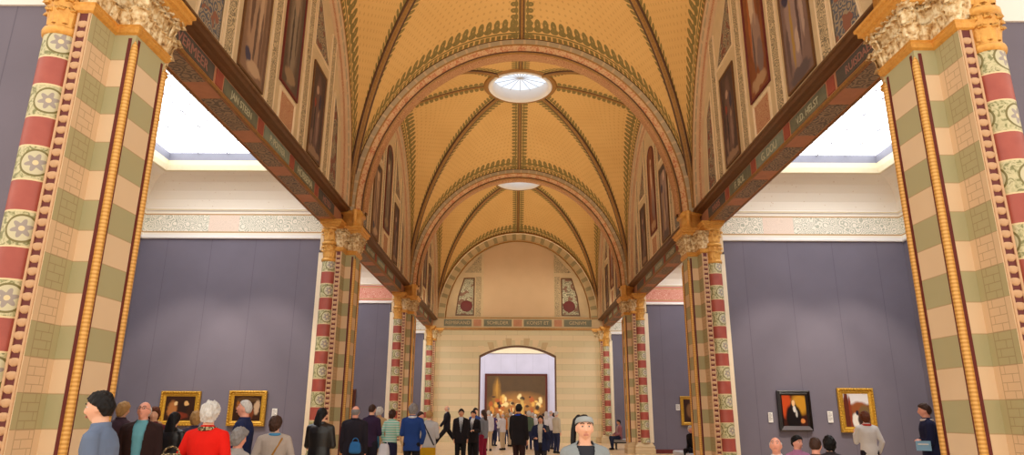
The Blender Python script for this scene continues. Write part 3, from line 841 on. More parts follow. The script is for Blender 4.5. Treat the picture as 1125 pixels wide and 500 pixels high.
def beam(s,y0,y1,i,texts):
    c=(y0+y1)/2; root=empty('painted_beam',(0,c,0)); h=(y1-y0)/2
    side='left' if s<0 else 'right'
    wh=['nearest','middle','farthest'][i]
    tag(root,'painted iron beam with lettered panels, %s of three along the %s side'%(wh,side),'beam','painted beams between the piers')
    X=lambda x:s*x
    mb=MB(); mb.prism([(X(5.0),-h+.02),(X(5.0),h-.02),(X(5.46),h-.02),(X(5.46),-h+.02)],6.492,6.93,0)
    mb.build('girder',MATS['pinkish'],root)
    # edge angles
    mb=MB()
    for xa,xb,za,zb in ((4.985,5.03,6.475,6.53),(5.43,5.475,6.475,6.53)):
        mb.box(min(X(xa),X(xb)),max(X(xa),X(xb)),-h+.55,h-.55,za,zb)
    mb.build('edge_angle',MATS['ribgold'],root)
    # heavy cornice moulding under the lunette
    mb=MB(); P=[]
    for x,z in ((5.0,6.85),(4.95,6.86),(4.90,6.875),(4.82,6.88),(4.78,6.91),(4.735,6.915),(4.735,6.955),(4.92,6.96)):
        P.append([(X(x),-h+.05,z),(X(x),h-.05,z)])
    mb.grid(P); mb.build('ledge_moulding',MATS['brown'],root)
    # panels
    for k in range(-2,3):
        cy=k*1.85; L=.74 if abs(k)<2 else .72
        m=['dark_panel','green_panel','pale_panel','green_panel','dark_panel'][k+2]
        mb=MB(); mb.box(min(X(4.99),X(5.003)),max(X(4.99),X(5.003)),cy-L,cy+L,6.555,6.825); pn=mb.build('face_panel',MATS[m],root)
        tx=texts.get(k)
        if tx:
            rot=Matrix(((0,0,-s,0),(-s,0,0,0),(0,1,0,0),(0,0,0,1)))
            # text x axis -> world +Y on left wall, -Y on right
            M4=Matrix.Translation((X(4.986),cy,6.672))@rot
            text_mesh('lettering',tx,.24 if len(tx)<8 else .19,MATS['letter_red'] if abs(k)==2 else MATS['letter'],pn,M4)
        mb=MB(); mb.box(min(X(5.06),X(5.40)),max(X(5.06),X(5.40)),cy-L*.86,cy+L*.86,6.484,6.495); mb.build('soffit_panel',MATS['orn_dark'],root)
    for k in range(-2,2):
        cy=(k+.5)*1.85
        mb=MB(); mb.box(min(X(4.985),X(5.003)),max(X(4.985),X(5.003)),cy-.12,cy+.12,6.56,6.825); mb.build('red_tablet',MATS['redpaint'],root)
    return root

def ellpt(y,a,b): 
    q=max(0,1-(y/a)**2); return b*math.sqrt(q)
LA,LB=4.95,5.72
PAINTS=[]
def lunette(s,c,i,h):
    """painted wall above beam, x = 4.90"""
    side='left' if s<0 else 'right'; wh=['nearest','middle','farthest'][i]
    root=empty('painted_lunette',(0,c,0))
    tag(root,'arched lunette wall with tall painted figure panels above the %s beam, %s side'%(wh,side),'lunette','painted lunettes above the beams')
    X=lambda x:s*x
    n=48; mb=MB()
    ys=[-h+.02+(2*h-.04)*k/n for k in range(n+1)]
    P=[[(X(4.90),y,ZSP-.0),(X(4.90),y,ZSP+max(.001,ellpt(min(LA+.2,abs(y)),LA+.2,LB+.2)))] for y in ys]
    mb.grid(P); 
    P2=[[(X(5.45),y,ZSP),(X(5.45),y,ZSP+max(.001,ellpt(min(LA+.2,abs(y)),LA+.2,LB+.2)))] for y in ys]
    mb.grid(P2); mb.grid([[a[1],b[1]] for a,b in zip(P,P2)]); mb.grid([[a[0],b[0]] for a,b in zip(P,P2)])
    mb.build('wall_field',MATS['plaster'],root)
    # wall rib ring with brickish voussoirs
    N=72; rows=[]; uvs=[]
    prof=[(0,4.90),(0,4.72),(.10,4.72),(.13,4.76),(.30,4.76),(.34,4.82),(.46,4.84),(.50,4.90)]
    u=0;prev=None
    for k in range(N+1):
        a=PI*k/N; row=[];uv=[]
        p=(LA*math.cos(a),LB*math.sin(a))
        if prev: u+=math.dist(p,prev)
        prev=p
        for d,x in prof:
            row.append((X(x),(LA-d)*math.cos(a),ZSP+(LB-d)*math.sin(a))); uv.append((u,d))
        rows.append(row);uvs.append(uv)
    mb=MB(); mb.grid(rows,lambda i_,j:[0,0,1,2,1,3,1][j],uvs); mb.build('wall_rib',[MATS['ribgold'],MATS['plaster_pink'],MATS['vous'],MATS['orn_red']],root)
    # sill of field
    def framed(y0,y1,z0,z1,mat,arch=0,nm='figure_panel',fm='cream',fw=.05):
        pts=[(y0,z0),(y1,z0),(y1,z1)]
        if arch:
            pts=[(y0,z0),(y1,z0)]+[((y0+y1)/2+(y1-y0)/2*math.cos(t),z1+arch*math.sin(t)) for t in [PI*q/10 for q in range(11)]]
        else: pts+=[(y0,z1)]
        zmax=max(p[1] for p in pts)
        flip=(s>0)
        mb=MB(); b=len(mb.v)
        mb.poly([(X(4.885),y,z) for y,z in pts],0,[(((y-y0)/(y1-y0)) if not flip else 1-(y-y0)/(y1-y0),(z-z0)/(zmax-z0)) for y,z in pts])
        pnl=mb.build(nm,mat,root)
        mb=MB(); cy=(y0+y1)/2; cz=(z0+zmax)/2
        o=offset(pts,fw); i2=offset(pts,-.012)
        P=[[(X(4.90),y,z) for y,z in o],[(X(4.862),y,z) for y,z in o],[(X(4.862),y,z) for y,z in pts],[(X(4.885),y,z) for y,z in i2]]
        mb.grid(P,wrap=True); mb.build('moulded_frame',MATS[fm],pnl)
        return pnl
    def strip(y0,y1,z0,z1,m='orn',nm='ornament_strip'):
        mb=MB(); mb.box(min(X(4.872),X(4.90)),max(X(4.872),X(4.90)),y0,y1,z0,z1,0); 
        for ya,yb in ((y0-.05,y0),(y1,y1+.05)): mb.box(min(X(4.865),X(4.90)),max(X(4.865),X(4.90)),ya,yb,z0,z1,1)
        mb.build(nm,[MATS[m],MATS['cream']],root)
    def tri(pts,m,nm='spandrel_panel'):
        mb=MB(); mb.poly([(X(4.884),y,z) for y,z in pts],0); 
        o=offset(pts,.05)
        P=[[(X(4.90),y,z) for y,z in o],[(X(4.868),y,z) for y,z in o],[(X(4.868),y,z) for y,z in pts]]
        mb.grid(P,1,wrap=True); mb.build(nm,[MATS[m],MATS['cream']],root)
    pa=MATS['fig_light']; pb=MATS['fig_tall']; pc=MATS['fig_dark']
    sgn=-1 
    framed(-.5,.5,7.95,10.75,MATS['fig_tall2'] if (s>0) else pb,arch=.45,fm='darkred',fw=.05)
    framed(-.42,.42,7.12,7.76,MATS['orn_red'],nm='small_panel')
    framed(1.5,2.42,7.20,9.45,pc,fm='brown',fw=.04)
    framed(-2.42,-1.35,7.20,9.75,pa if s<0 else MATS['fig_light2'],fm='brown',fw=.04)
    for y in (.98,-.95): strip(y-.15,y+.15,ZSP+.08,ZSP+ellpt(.95,LA,LB)-.62)
    for y in (2.85,-2.88): strip(y-.15,y+.15,ZSP+.08,ZSP+ellpt(2.85,LA,LB)-.72)
    tri([(3.30,7.12),(3.95,7.12),(3.68,9.0),(3.30,9.5)],'orn_panel'); tri([(-3.95,7.12),(-3.20,7.12),(-3.20,9.5),(-3.60,9.1)],'orn_blue')
    tri([(1.35,9.85),(2.5,9.85),(1.35,11.35)],'orn_panel'); tri([(-2.5,10.1),(-1.35,10.1),(-1.35,11.35)],'orn_panel')
    mb=MB(); mb.box(min(X(4.868),X(4.90)),max(X(4.868),X(4.90)),-4.3,4.3,ZSP+.01,ZSP+.08); mb.build('sill_band',MATS['cream'],root)
    return root

def vault(c,L,i):
    h=L/2
    root=empty('ceiling',(0,c,0)); tag(root,None,None,None,'structure')
    W=A_E-.02
    def zf(x,y,kind):
        if kind=='t':   # web leaning on transverse arch
            s_=min(1,abs(y)/h); a=min(1,abs(x)/max(1e-6,W*s_)); rise=B_E
        else:
            s_=min(1,abs(x)/W); a=min(1,abs(y)/max(1e-6,h*s_)); rise=LB
        top=ZCR-ZSP
        zd=top*math.sqrt(max(0,1-s_*s_)); zr=rise+(top-rise)*(1-s_*s_)
        Rr=1+1.4*(1-s_); f=(math.sqrt(max(0,Rr*Rr-a*a))-math.sqrt(max(0,Rr*Rr-1)))/(Rr-math.sqrt(max(0,Rr*Rr-1)))
        return ZSP+zd+(zr-zd)*f
    ROC=1.22
    mb=MB(); uv2=[];uv3=[]
    N=40; K=34
    for kind in ('t','l'):
        for sg in (1,-1):
            P=[];A=[]
            for i_ in range(K+1):
                row=[];
                tt=i_/K; tt=1-(1-tt)**1.5
                for j in range(N+1):
                    a=math.sin((-1+2*j/N)*PI/2)
                    o=Vector((W*a,sg*h,0)) if kind=='t' else Vector((sg*W,h*a,0))
                    inn=o.normalized()*ROC
                    q=inn.lerp(o,tt)
                    row.append(Vector((q.x,q.y,zf(q.x,q.y,kind))))
                P.append(row)
            b=len(mb.v); c0=N+1
            for row in P: mb.v+=[tuple(p) for p in row]
            # arc-length coordinates
            SL=[[0]*(N+1) for _ in range(K+1)]
            for j in range(N+1):
                for i_ in range(1,K+1): SL[i_][j]=SL[i_-1][j]+(P[i_][j]-P[i_-1][j]).length
            AL=[[0]*(N+1) for _ in range(K+1)]
            for i_ in range(K+1):
                for j in range(1,N+1): AL[i_][j]=AL[i_][j-1]+(P[i_][j]-P[i_][j-1]).length
            def attrs(i_,j):
                tot=AL[i_][N]; dd=min(AL[i_][j],tot-AL[i_][j]); 
                m=N//2; dr=abs(AL[i_][j]-AL[i_][m])
                je=0 if j<=m else N
                return (SL[i_][je],dd),(AL[i_][j]*1.0 if i_==K else AL[K][j],SL[K][j]-SL[i_][j]),(SL[i_][m],dr)
            for i_ in range(K):
                for j in range(N):
                    q=[(i_,j),(i_,j+1),(i_+1,j+1),(i_+1,j)]
                    at=[attrs(*z) for z in q]
                    mb.face([b+z[0]*c0+z[1] for z in q],0,[z[0] for z in at]); uv2.append([z[1] for z in at]); uv3.append([z[2] for z in at])
    me=bpy.data.meshes.new('vault_web'); me.from_pydata(mb.v,[],mb.f); me.materials.append(MATS['web'])
    for nm,src in (('dg',mb.uv),('ar',uv2),('rd',uv3)):
        l=me.uv_layers.new(name=nm).data
        for p,u in zip(me.polygons,src):
            for li,q in zip(p.loop_indices,u): l[li].uv=q
    for p in me.polygons: p.use_smooth=True
    o=bpy.data.objects.new('vault_web',me); col.objects.link(o); o.parent=root
    # ribs
    def rib(pts,nm,r):
        for mat,rr,dz,nn in (('ribdark',r*1.45,.0,None),):
            mbb=MB(); P=[]
            for k,p in enumerate(pts):
                t=(pts[min(k+1,len(pts)-1)]-pts[max(k-1,0)]).normalized()
                sd=t.cross(Vector((0,0,1)))
                if sd.length<.05: sd=Vector((t.y,-t.x,0))
                sd.normalize(); up=sd.cross(t).normalized()
                pr=[(-1.5,.6),(-1.5,-.35),(-1.05,-.5),(-.9,-.25),(-.55,-.9),(0,-1.35),(.55,-.9),(.9,-.25),(1.05,-.5),(1.5,-.35),(1.5,.6)]
                P.append([p+sd*a*r+up*b*r for a,b in pr])
            mbb.grid(P,lambda i_,j:0 if j in(0,1,8,9,2,7) else 1)
            mbb.build(nm,[MATS['ribdark'],MATS['ribgold']],root,True)
    for sxn in (1,-1):
        for sy in (1,-1):
            dgl=Vector((W,h,0)); dn=dgl.length
            pts=[]
            for k in range(49):
                t=1-(1-k/48)**1.6; sc=(ROC+(dn-ROC)*t)/dn
                x,y=W*sc*sxn,h*sc*sy
                pts.append(Vector((x,y,zf(x*.9999,y,'t')-.01)))
            rib(pts,'diagonal_rib',.072)
    for sy in (1,-1):
        pts=[Vector((0,sy*(ROC+(h-ROC)*k/24),zf(0,sy*(ROC+(h-ROC)*k/24),'t')-.0)) for k in range(25)]; rib(pts,'ridge_rib',.045)
        pts=[Vector((sy*(ROC+(W-ROC)*k/24),0,zf(sy*(ROC+(W-ROC)*k/24),0,'l')-.0)) for k in range(25)]; rib(pts,'ridge_rib',.045)
    # oculus
    zo=ZCR-.10
    mb=MB(); rows=[]
    for r_,z in ((1.42,zo+.10),(1.42,zo-.02),(1.36,zo-.07),(1.26,zo-.07),(1.22,zo-.02)): rows.append([(r_*math.cos(2*PI*k/64),r_*math.sin(2*PI*k/64),z) for k in range(64)])
    mb.grid(rows,wrap=True); mb.build('oculus_moulding',MATS['ribgold'],root,True)
    mb=MB(); rows=[]
    for r_,z in ((1.24,zo+.05),(1.235,zo-.06),(1.20,zo-.10),(1.10,zo-.06),(1.06,zo+.0),(1.05,zo+.30),(1.10,zo+.45)): rows.append([(r_*math.cos(2*PI*k/64),r_*math.sin(2*PI*k/64),z) for k in range(64)])
    mb.grid(rows,wrap=True); mb.build('oculus_ring',MATS['wallwhite'],root,True)
    mb=MB(); mb.poly([(1.10*math.cos(2*PI*k/64),1.10*math.sin(2*PI*k/64),zo+.42) for k in range(64)]); mb.build('oculus_glass',MATS['ocglass'],root)
    mb=MB()
    for k in range(8):
        a=PI*k/8
        mb.caps((1.06*math.cos(a),1.06*math.sin(a),zo+.36),(-1.06*math.cos(a),-1.06*math.sin(a),zo+.36),.014,.014,6)
    mb.build('oculus_glazing_bars',MATS['muntin'],root)
    return root

def tarch(y,i,half=False):
    root=empty('transverse_arch',(0,y,0))
    tag(root,'wide painted transverse arch with red and cream bands, %s from the viewer'%(['first','second','third'][i]),'arch','transverse arches of the nave vault')
    segs=[(0,-.36,'ribdark'),(.03,-.37,'vous'),(.17,-.37,'ribgold'),(.20,-.33,'archred'),(.32,-.24,'ribgold'),(.34,-.26,'ribdark'),(.37,-.25,'ribgold'),(.39,-.18,'soffit'),(.45,-.12,'soffit')]
    full=segs+[(d,-y_,None) for d,y_,m in segs[::-1]]
    ml=['ribdark','vous','ribgold','archred','soffit']
    mats=[]
    for k in range(len(segs)-1): mats.append(segs[k][2])
    mats=mats+['soffit']+mats[::-1]
    N=96; rows=[];uvs=[]; u=0;prev=None
    for k in range(N+1):
        a=PI*k/N; p=(A_E*math.cos(a),B_E*math.sin(a))
        if prev: u+=math.dist(p,prev)
        prev=p
        rows.append([((A_E-d)*math.cos(a),yy,ZSP-.03+(B_E+.03-d*1.05)*math.sin(a)) for d,yy,_ in full]); uvs.append([(u,d) for d,_,_ in full])
    mb=MB(); mb.grid(rows,lambda i_,j:ml.index(mats[j]) ,uvs)
    mb.build('arch_ring',[MATS[m] for m in ml],root)
    return root

def alcove(s,y0,y1,i):
    """side cabinet between two piers: frieze, cove and glass ceiling"""
    X=lambda x:s*x; side='left' if s<0 else 'right'
    ya,yb=y0+.13,y1-.17
    # back partition
    mb=MB(); mb.prism([(X(5.55),yb),(X(10.5),yb),(X(10.5),yb+.30),(X(5.55),yb+.30)],0,6.12,0)
    o=mb.build('wall_'+side,MATS['slate']); tag(o,kind='structure')
    if i==0:
        mb=MB(); mb.prism([(X(5.55),ya-.30),(X(10.5),ya-.30),(X(10.5),ya),(X(5.55),ya)],0,6.12,0)
        o=mb.build('wall_'+side,MATS['slate']); tag(o,kind='structure')
        mb=MB(); mb.prism([(X(5.55),ya-.33),(X(10.5),ya-.33),(X(10.5),ya),(X(5.38),ya)],6.12,8.4,0)
        o=mb.build('wall_'+side,MATS['wallwhite']); tag(o,kind='structure')
    mb=MB(); mb.prism([(X(10.5),ya-.3),(X(10.7),ya-.3),(X(10.7),yb+.3),(X(10.5),yb+.3)],0,6.12,0)
    o=mb.build('wall_'+side,MATS['slate']); tag(o,kind='structure')
    # skirting
    mb=MB(); mb.prism([(X(5.60),yb-.02),(X(10.48),yb-.02),(X(10.48),yb),(X(5.60),yb)],0,.16,0)
    o=mb.build('baseboard_'+side,MATS['darkred']); tag(o,kind='structure')
    # upper profile
    prof=[(0,6.121,'w'),(.06,6.125,'w'),(.06,6.17,'w'),(.02,6.20,'w'),(.015,6.24,'f'),(.015,6.90,'w'),(.05,6.93,'c'),(.06,6.97,'w'),(.02,7.0,'v'),(.03,7.25,'v'),(.12,7.48,'v'),(.30,7.68,'v'),(.55,7.80,'v'),(.74,7.83,'w'),(.80,7.80,'c'),(.86,7.82,'c'),(.90,7.95,'c'),(.92,8.08,'d'),(.93,8.30,'d')]
    keys=['w','f','c','v','d']; fm='frieze' if i!=1 else 'frieze_red'
    mm=[MATS['wallwhite'],MATS[fm],MATS['cornice'],MATS['cove'],MATS['greyedge']]
    xa=5.47
    rows=[]
    for d,z,k in prof: rows.append([(X(xa+ (d if True else 0)),ya+d,max(z,6.12)),(X(10.5-d),ya+d,z),(X(10.5-d),yb-d,z),(X(xa+d),yb-d,z)])
    mb=MB()
    r=len(rows); b=len(mb.v)
    for row in rows: mb.v+=row
    for a in range(r-1):
        for j in range(4):
            if j==3 and a<5: continue      # nave side stays open below the beam
            kk=(j+1)%4
            mb.face([b+a*4+j,b+a*4+kk,b+(a+1)*4+kk,b+(a+1)*4+j],keys.index(prof[a][2]))
    # fix nave-side lower edge: starts at beam soffit height
    o=mb.build('cove_cornice',mm); o.name='trim_1'; tag(o,kind='structure')
    # glass ceiling
    x0,x1,q0,q1=xa+.93,10.5-.93,ya+.93,yb-.93
    root=empty('window',(0,0,0)); root.name='window_%d'%(i+1); tag(root,kind='structure')
    mb=MB(); mb.poly([(X(x0),q0,8.30),(X(x1),q0,8.30),(X(x1),q1,8.30),(X(x0),q1,8.30)]); mb.build('pane',MATS['skyglass'],root)
    mb=MB(); nx,ny=4,10
    for k in range(1,nx): 
        xx=x0+(x1-x0)*k/nx; mb.box(min(X(xx-.012),X(xx+.012)),max(X(xx-.012),X(xx+.012)),q0,q1,8.27,8.30)
    for k in range(1,ny):
        yy=q0+(q1-q0)*k/ny; mb.box(min(X(x0),X(x1)),max(X(x0),X(x1)),yy-.012,yy+.012,8.27,8.30)
    for k in range(nx):
        for j in range(ny):
            xx=X(x0+(x1-x0)*(k+.5)/nx); yy=q0+(q1-q0)*(j+.5)/ny; mb.lathe([(8.24,.03),(8.30,.03)],(xx,yy),8)
    mb.build('glazing_bar',MATS['muntin'],root)

def endwall():
    y=39.6
    root=empty('wall_far',(0,y,0)); tag(root,kind='structure')
    W=5.4
    # opening
    ow,oz,oc=2.24,4.82,5.42
    def top(x): 
        return oz+(oc-oz)*(1-(x/ow)**2)
    mb=MB()
    for a,b in ((-W,-ow),(ow,W)): mb.box(a,b,0,.5,0,6.40)
    n=24
    for k in range(n):
        x0=-ow+2*ow*k/n; x1=-ow+2*ow*(k+1)/n
        for yy in (0,.5): mb.poly([(x0,yy,top(x0)),(x1,yy,top(x1)),(x1,yy,6.40),(x0,yy,6.40)])
        mb.poly([(x0,0,top(x0)),(x1,0,top(x1)),(x1,.5,top(x1)),(x0,.5,top(x0))])
    mb.build('striped_wall',MATS['endwall'],root)
    # dark metal lining
    pts=[(-ow,0.0)]+[(-ow+2*ow*k/n,top(-ow+2*ow*k/n)) for k in range(n+1)]+[(ow,0.0)]
    mb=MB(); P=[]
    for x,z in pts:
        f=.968 
        P.append([(x,-.012,z),(x*f,-.012,z-(.07 if z>1 else 0)),(x*f,.5,z-(.07 if z>1 else 0))])
    mb.grid(P); mb.build('opening_lining',MATS['brown'],root)
    # voussoir hints round the arch
    for k in range(9):
        a=-1+2*(k+.5)/9; x=a*ow; z=top(x)+.06; w_=.2
        nx=a*.35; mb=MB()
        q=[(x-w_*.7,z-.0),(x+w_*.7,z-.0),(x+w_*.9+nx*.5,z+.38),(x-w_*.9+nx*.5,z+.38)]
        z0=top(x-w_*.7)+.03; z1=top(x+w_*.7)+.03
        q[0]=(q[0][0],z0); q[1]=(q[1][0],z1)
        P=[[(a_,-.008,b_) for a_,b_ in q],[(a_,.001,b_) for a_,b_ in q]]
        mb.grid(P,wrap=True); mb.poly(P[0]); mb.build('voussoir',MATS['plaster' if k%2 else 'cream'],root)
    # frieze with lettered tablets
    mb=MB(); mb.box(-W,W,-.06,.5,6.40,7.0); 
    mb.build('frieze_block',MATS['plaster'],root)
    mb=MB()
    for z0,z1,o in ((6.36,6.44,.12),(6.30,6.36,.08),(6.98,7.04,.12)): mb.box(-W,W,-o,.3,z0,z1)
    mb.build('frieze_moulding',MATS['ribgold'],root)
    for k,(a,b,m) in enumerate(((-4.35,-2.72,'green_panel'),(-2.6,-2.15,'pinkish'),(-2.0,-.36,'green_panel'),(-.25,.25,'pinkish'),(.36,2.0,'green_panel'),(2.15,2.6,'pinkish'),(2.72,4.35,'green_panel'))):
        mb=MB(); mb.box(a,b,-.075,-.055,6.52,6.92); p=mb.build('tablet',MATS[m],root)
        if m=='green_panel':
            rot=Matrix(((1,0,0,0),(0,0,-1,0),(0,1,0,0),(0,0,0,1)))
            text_mesh('lettering',['REMBRAND','SCHILDER','KONST ET','GENIVM'][k//2],.28,MATS['plaster'],p,Matrix.Translation(((a+b)/2,-.078,6.72))@rot)
    # lunette
    mb=MB(); n=48; rows=[[(x,0,7.0),(x,0,6.94+max(.07,ellpt(x,A_E+.12,B_E+.12)))] for x in [-(A_E+.1)+2*(A_E+.1)*k/n for k in range(n+1)]]
    mb.grid(rows); mb.build('lunette_field',MATS['plaster'],root)
    N=72; rows=[];uvs=[];u=0;prev=None
    for k in range(N+1):
        a=PI*k/N; p=(A_E*math.cos(a),(B_E-.05)*math.sin(a))
        if prev: u+=math.dist(p,prev)
        prev=p
        rows.append([((A_E-d)*math.cos(a),yy,6.94+(B_E-.05-d)*math.sin(a)) for d,yy in ((-.05,0),(-.05,-.1),(.04,-.12),(.08,-.08),(.46,-.08),(.50,-.12),(.56,-.02))]); uvs.append([(u,d) for d in range(7)])
    mb=MB(); mb.grid(rows,lambda i_,j:[0,0,1,2,1,0][j],uvs); mb.build('lunette_ring',[MATS['ribgold'],MATS['cream'],MATS['vous_end']],root)
    pts=[(-2.05,7.12),(2.15,7.12)]+[(x,6.94+ellpt(x,A_E-.66,B_E-.62)) for x in [2.15-4.2*q/12 for q in range(13)]]
    mb=MB(); mb.poly([(x,-.012,z) for x,z in pts]); pn=mb.build('blank_field',MATS['blank'],root)
    for sg in (-1,1):
        q=[(sg*2.66,7.22),(sg*3.62,7.22),(sg*3.5,8.3),(sg*3.18,9.35),(sg*2.66,9.35)]
        mb=MB(); mb.poly([(x,-.02,z) for x,z in q]); pn=mb.build('painted_panel',MATS['orn_light'],root)
        mb=MB(); mb.v=[];  o=offset(q,.07)
        P=[[(x,0,z) for x,z in o],[(x,-.04,z) for x,z in o],[(x,-.04,z) for x,z in q]]
        mb.grid(P,wrap=True); mb.build('panel_frame',MATS['brown'],pn)
        mb=MB(); mb.ell((sg*3.05,-.025,7.72),.36,.02,.34,18,10); mb.build('red_medallion',MATS['darkred'],pn,True)
        mb=MB(); mb.box(min(sg*2.2,sg*2.5),max(sg*2.2,sg*2.5),-.015,0,7.12,9.5); mb.build('ornament_strip',MATS['orn'],root)
        mb=MB(); q=[(sg*2.2,9.75),(sg*3.2,9.75),(sg*2.2,10.9)]; mb.poly([(x,-.015,z) for x,z in q]); mb.build('spandrel_panel',MATS['orn'],root)

def hall():
    # the room beyond the opening
    def st(name,mb,m): o=mb.build(name,MATS[m]); tag(o,kind='structure'); return o
    mb=MB(); mb.box(-7,7,52,52.2,0,6.1); st('wall_back',mb,'lav')
    for s,sd in ((-1,'left'),(1,'right')):
        mb=MB(); mb.box(min(s*7,s*7.2),max(s*7,s*7.2),40.1,52.2,0,6.1); st('wall_%s_hall'%sd,mb,'lav').name='wall_'+sd
    mb=MB(); rows=[]
    for k in range(13):
        a=k/12*PI/2; rows.append([(-7.2,52-2.2*(1-math.cos(a)),6.1+2.0*math.sin(a)),(7.2,52-2.2*(1-math.cos(a)),6.1+2.0*math.sin(a))])
    mb.grid(rows); mb.box(-7.2,7.2,51.9,52.0,6.06,6.16); st('ceiling',mb,'cornice')
    mb=MB()
    mb.box(-7.2,7.2,40.1,42.5,8.1,8.3);
    st('ceiling',mb,'wallwhite')
    root=empty('window_4'); tag(root,kind='structure')
    mb=MB(); mb.poly([(-7,42.5,8.15),(7,42.5,8.15),(7,49.8,8.15),(-7,49.8,8.15)]); mb.build('pane',MATS['hallglass'],root)
    mb=MB()
    for k in range(1,7): mb.box(-7+2*k-.02,-7+2*k+.02,42.5,49.8,8.1,8.15)
    mb.build('glazing_bar',MATS['muntin'],root)

def framed_picture(label,cx,y,cz,w,h,fw,fmat,canvas,tilt=0,group='paintings on the alcove walls',cat='painting',depth=.07,shelf=False):
    root=empty('framed_painting',(cx,y,cz)); tag(root,label,cat,group)
    mb=MB(); pts=[(-w/2,-h/2),(w/2,-h/2),(w/2,h/2),(-w/2,h/2)]
    prof=[(0,0),(0,-depth),( .22*fw,-depth*1.15),(.4*fw,-depth*.7),(.62*fw,-depth*.85),(.85*fw,-depth*.5),(fw,-depth*.45),(fw,-.01)]
    rows=[]
    for d,yy in prof: rows.append([(x,yy,z) for x,z in offset(pts,-d)])
    mb.grid(rows,wrap=True); mb.build('frame',MATS[fmat],root)
    if fmat=='pframe':
        mb=MB()
        per=[]
        for a,b in zip(pts,pts[1:]+pts[:1]):
            L=math.dist(a,b); n=max(2,int(L/.07))
            for k in range(n): per.append((a[0]+(b[0]-a[0])*(k+.5)/n,a[1]+(b[1]-a[1])*(k+.5)/n))
        for x,z in per:
            k_=1-fw*.22/ (w/2); k2=1-fw*.22/(h/2)
            mb.ell((x*k_,-depth*1.1,z*k2),.026,.018,.026,8,6)
        mb.build('carved_beading',MATS[fmat],root,True)
    iw,ih=w/2-fw,h/2-fw
    mb=MB(); mb.poly([(-iw,-depth*.4,-ih),(iw,-depth*.4,-ih),(iw,-depth*.4,ih),(-iw,-depth*.4,ih)],0,[(0,0),(1,0),(1,1),(0,1)]); mb.build('canvas',canvas,root)
    if shelf:
        mb=MB(); mb.poly([(-w/2+.02,-depth-.03,-h/2+.02),(w/2-.02,-depth-.03,-h/2+.02),(w/2-.10,-depth*.9,-h/2+.12),(-w/2+.10,-depth*.9,-h/2+.12)]); mb.build('sloping_sill',MATS['muntin_dark'],root)
    return root
def wall_card(label,cx,y,cz,w=.12,h=.26):
    root=empty('wall_card',(cx,y,cz)); tag(root,label,'label','white text cards beside the paintings')
    mb=MB(); mb.box(-w/2,w/2,-.012,0,-h/2,h/2); mb.build('card',MATS['white'],root)
    mb=MB()
    for k in range(7):
        z=h*.36-k*h*.11; mb.box(-w*.38,w*(.36 if k%3 else .1),-.0135,-.0115,z-.006,z+.006)
    mb.build('printed_lines',MATS['ink'],root)

def bench(label,cx,cy,L,W_=.55,rz=0,zs=.46):
    root=empty('bench',(cx,cy,0),rz); tag(root,label,'bench','long gallery benches')
    mb=MB(); pl=[(-W_/2,-L/2),(W_/2,-L/2),(W_/2,L/2),(-W_/2,L/2)]
    moulding(mb,pl,[(zs-.14,-.02),(zs-.10,0),(zs-.03,0),(zs,-.03)]); mb.build('seat',MATS['benchseat'],root)
    mb=MB(); mb.box(-W_/2+.05,W_/2-.05,-L/2+.06,L/2-.06,zs-.19,zs-.14); mb.build('frame',MATS['bench'],root)
    for sx_ in (-1,1):
        for yy in (-L/2+.2,0,L/2-.2):
            mb=MB(); mb.lathe([(0,.03),(.02,.03),(.03,.022),(zs-.19,.026)],(sx_*(W_/2-.1),yy),10); mb.build('leg',MATS['bench'],root)

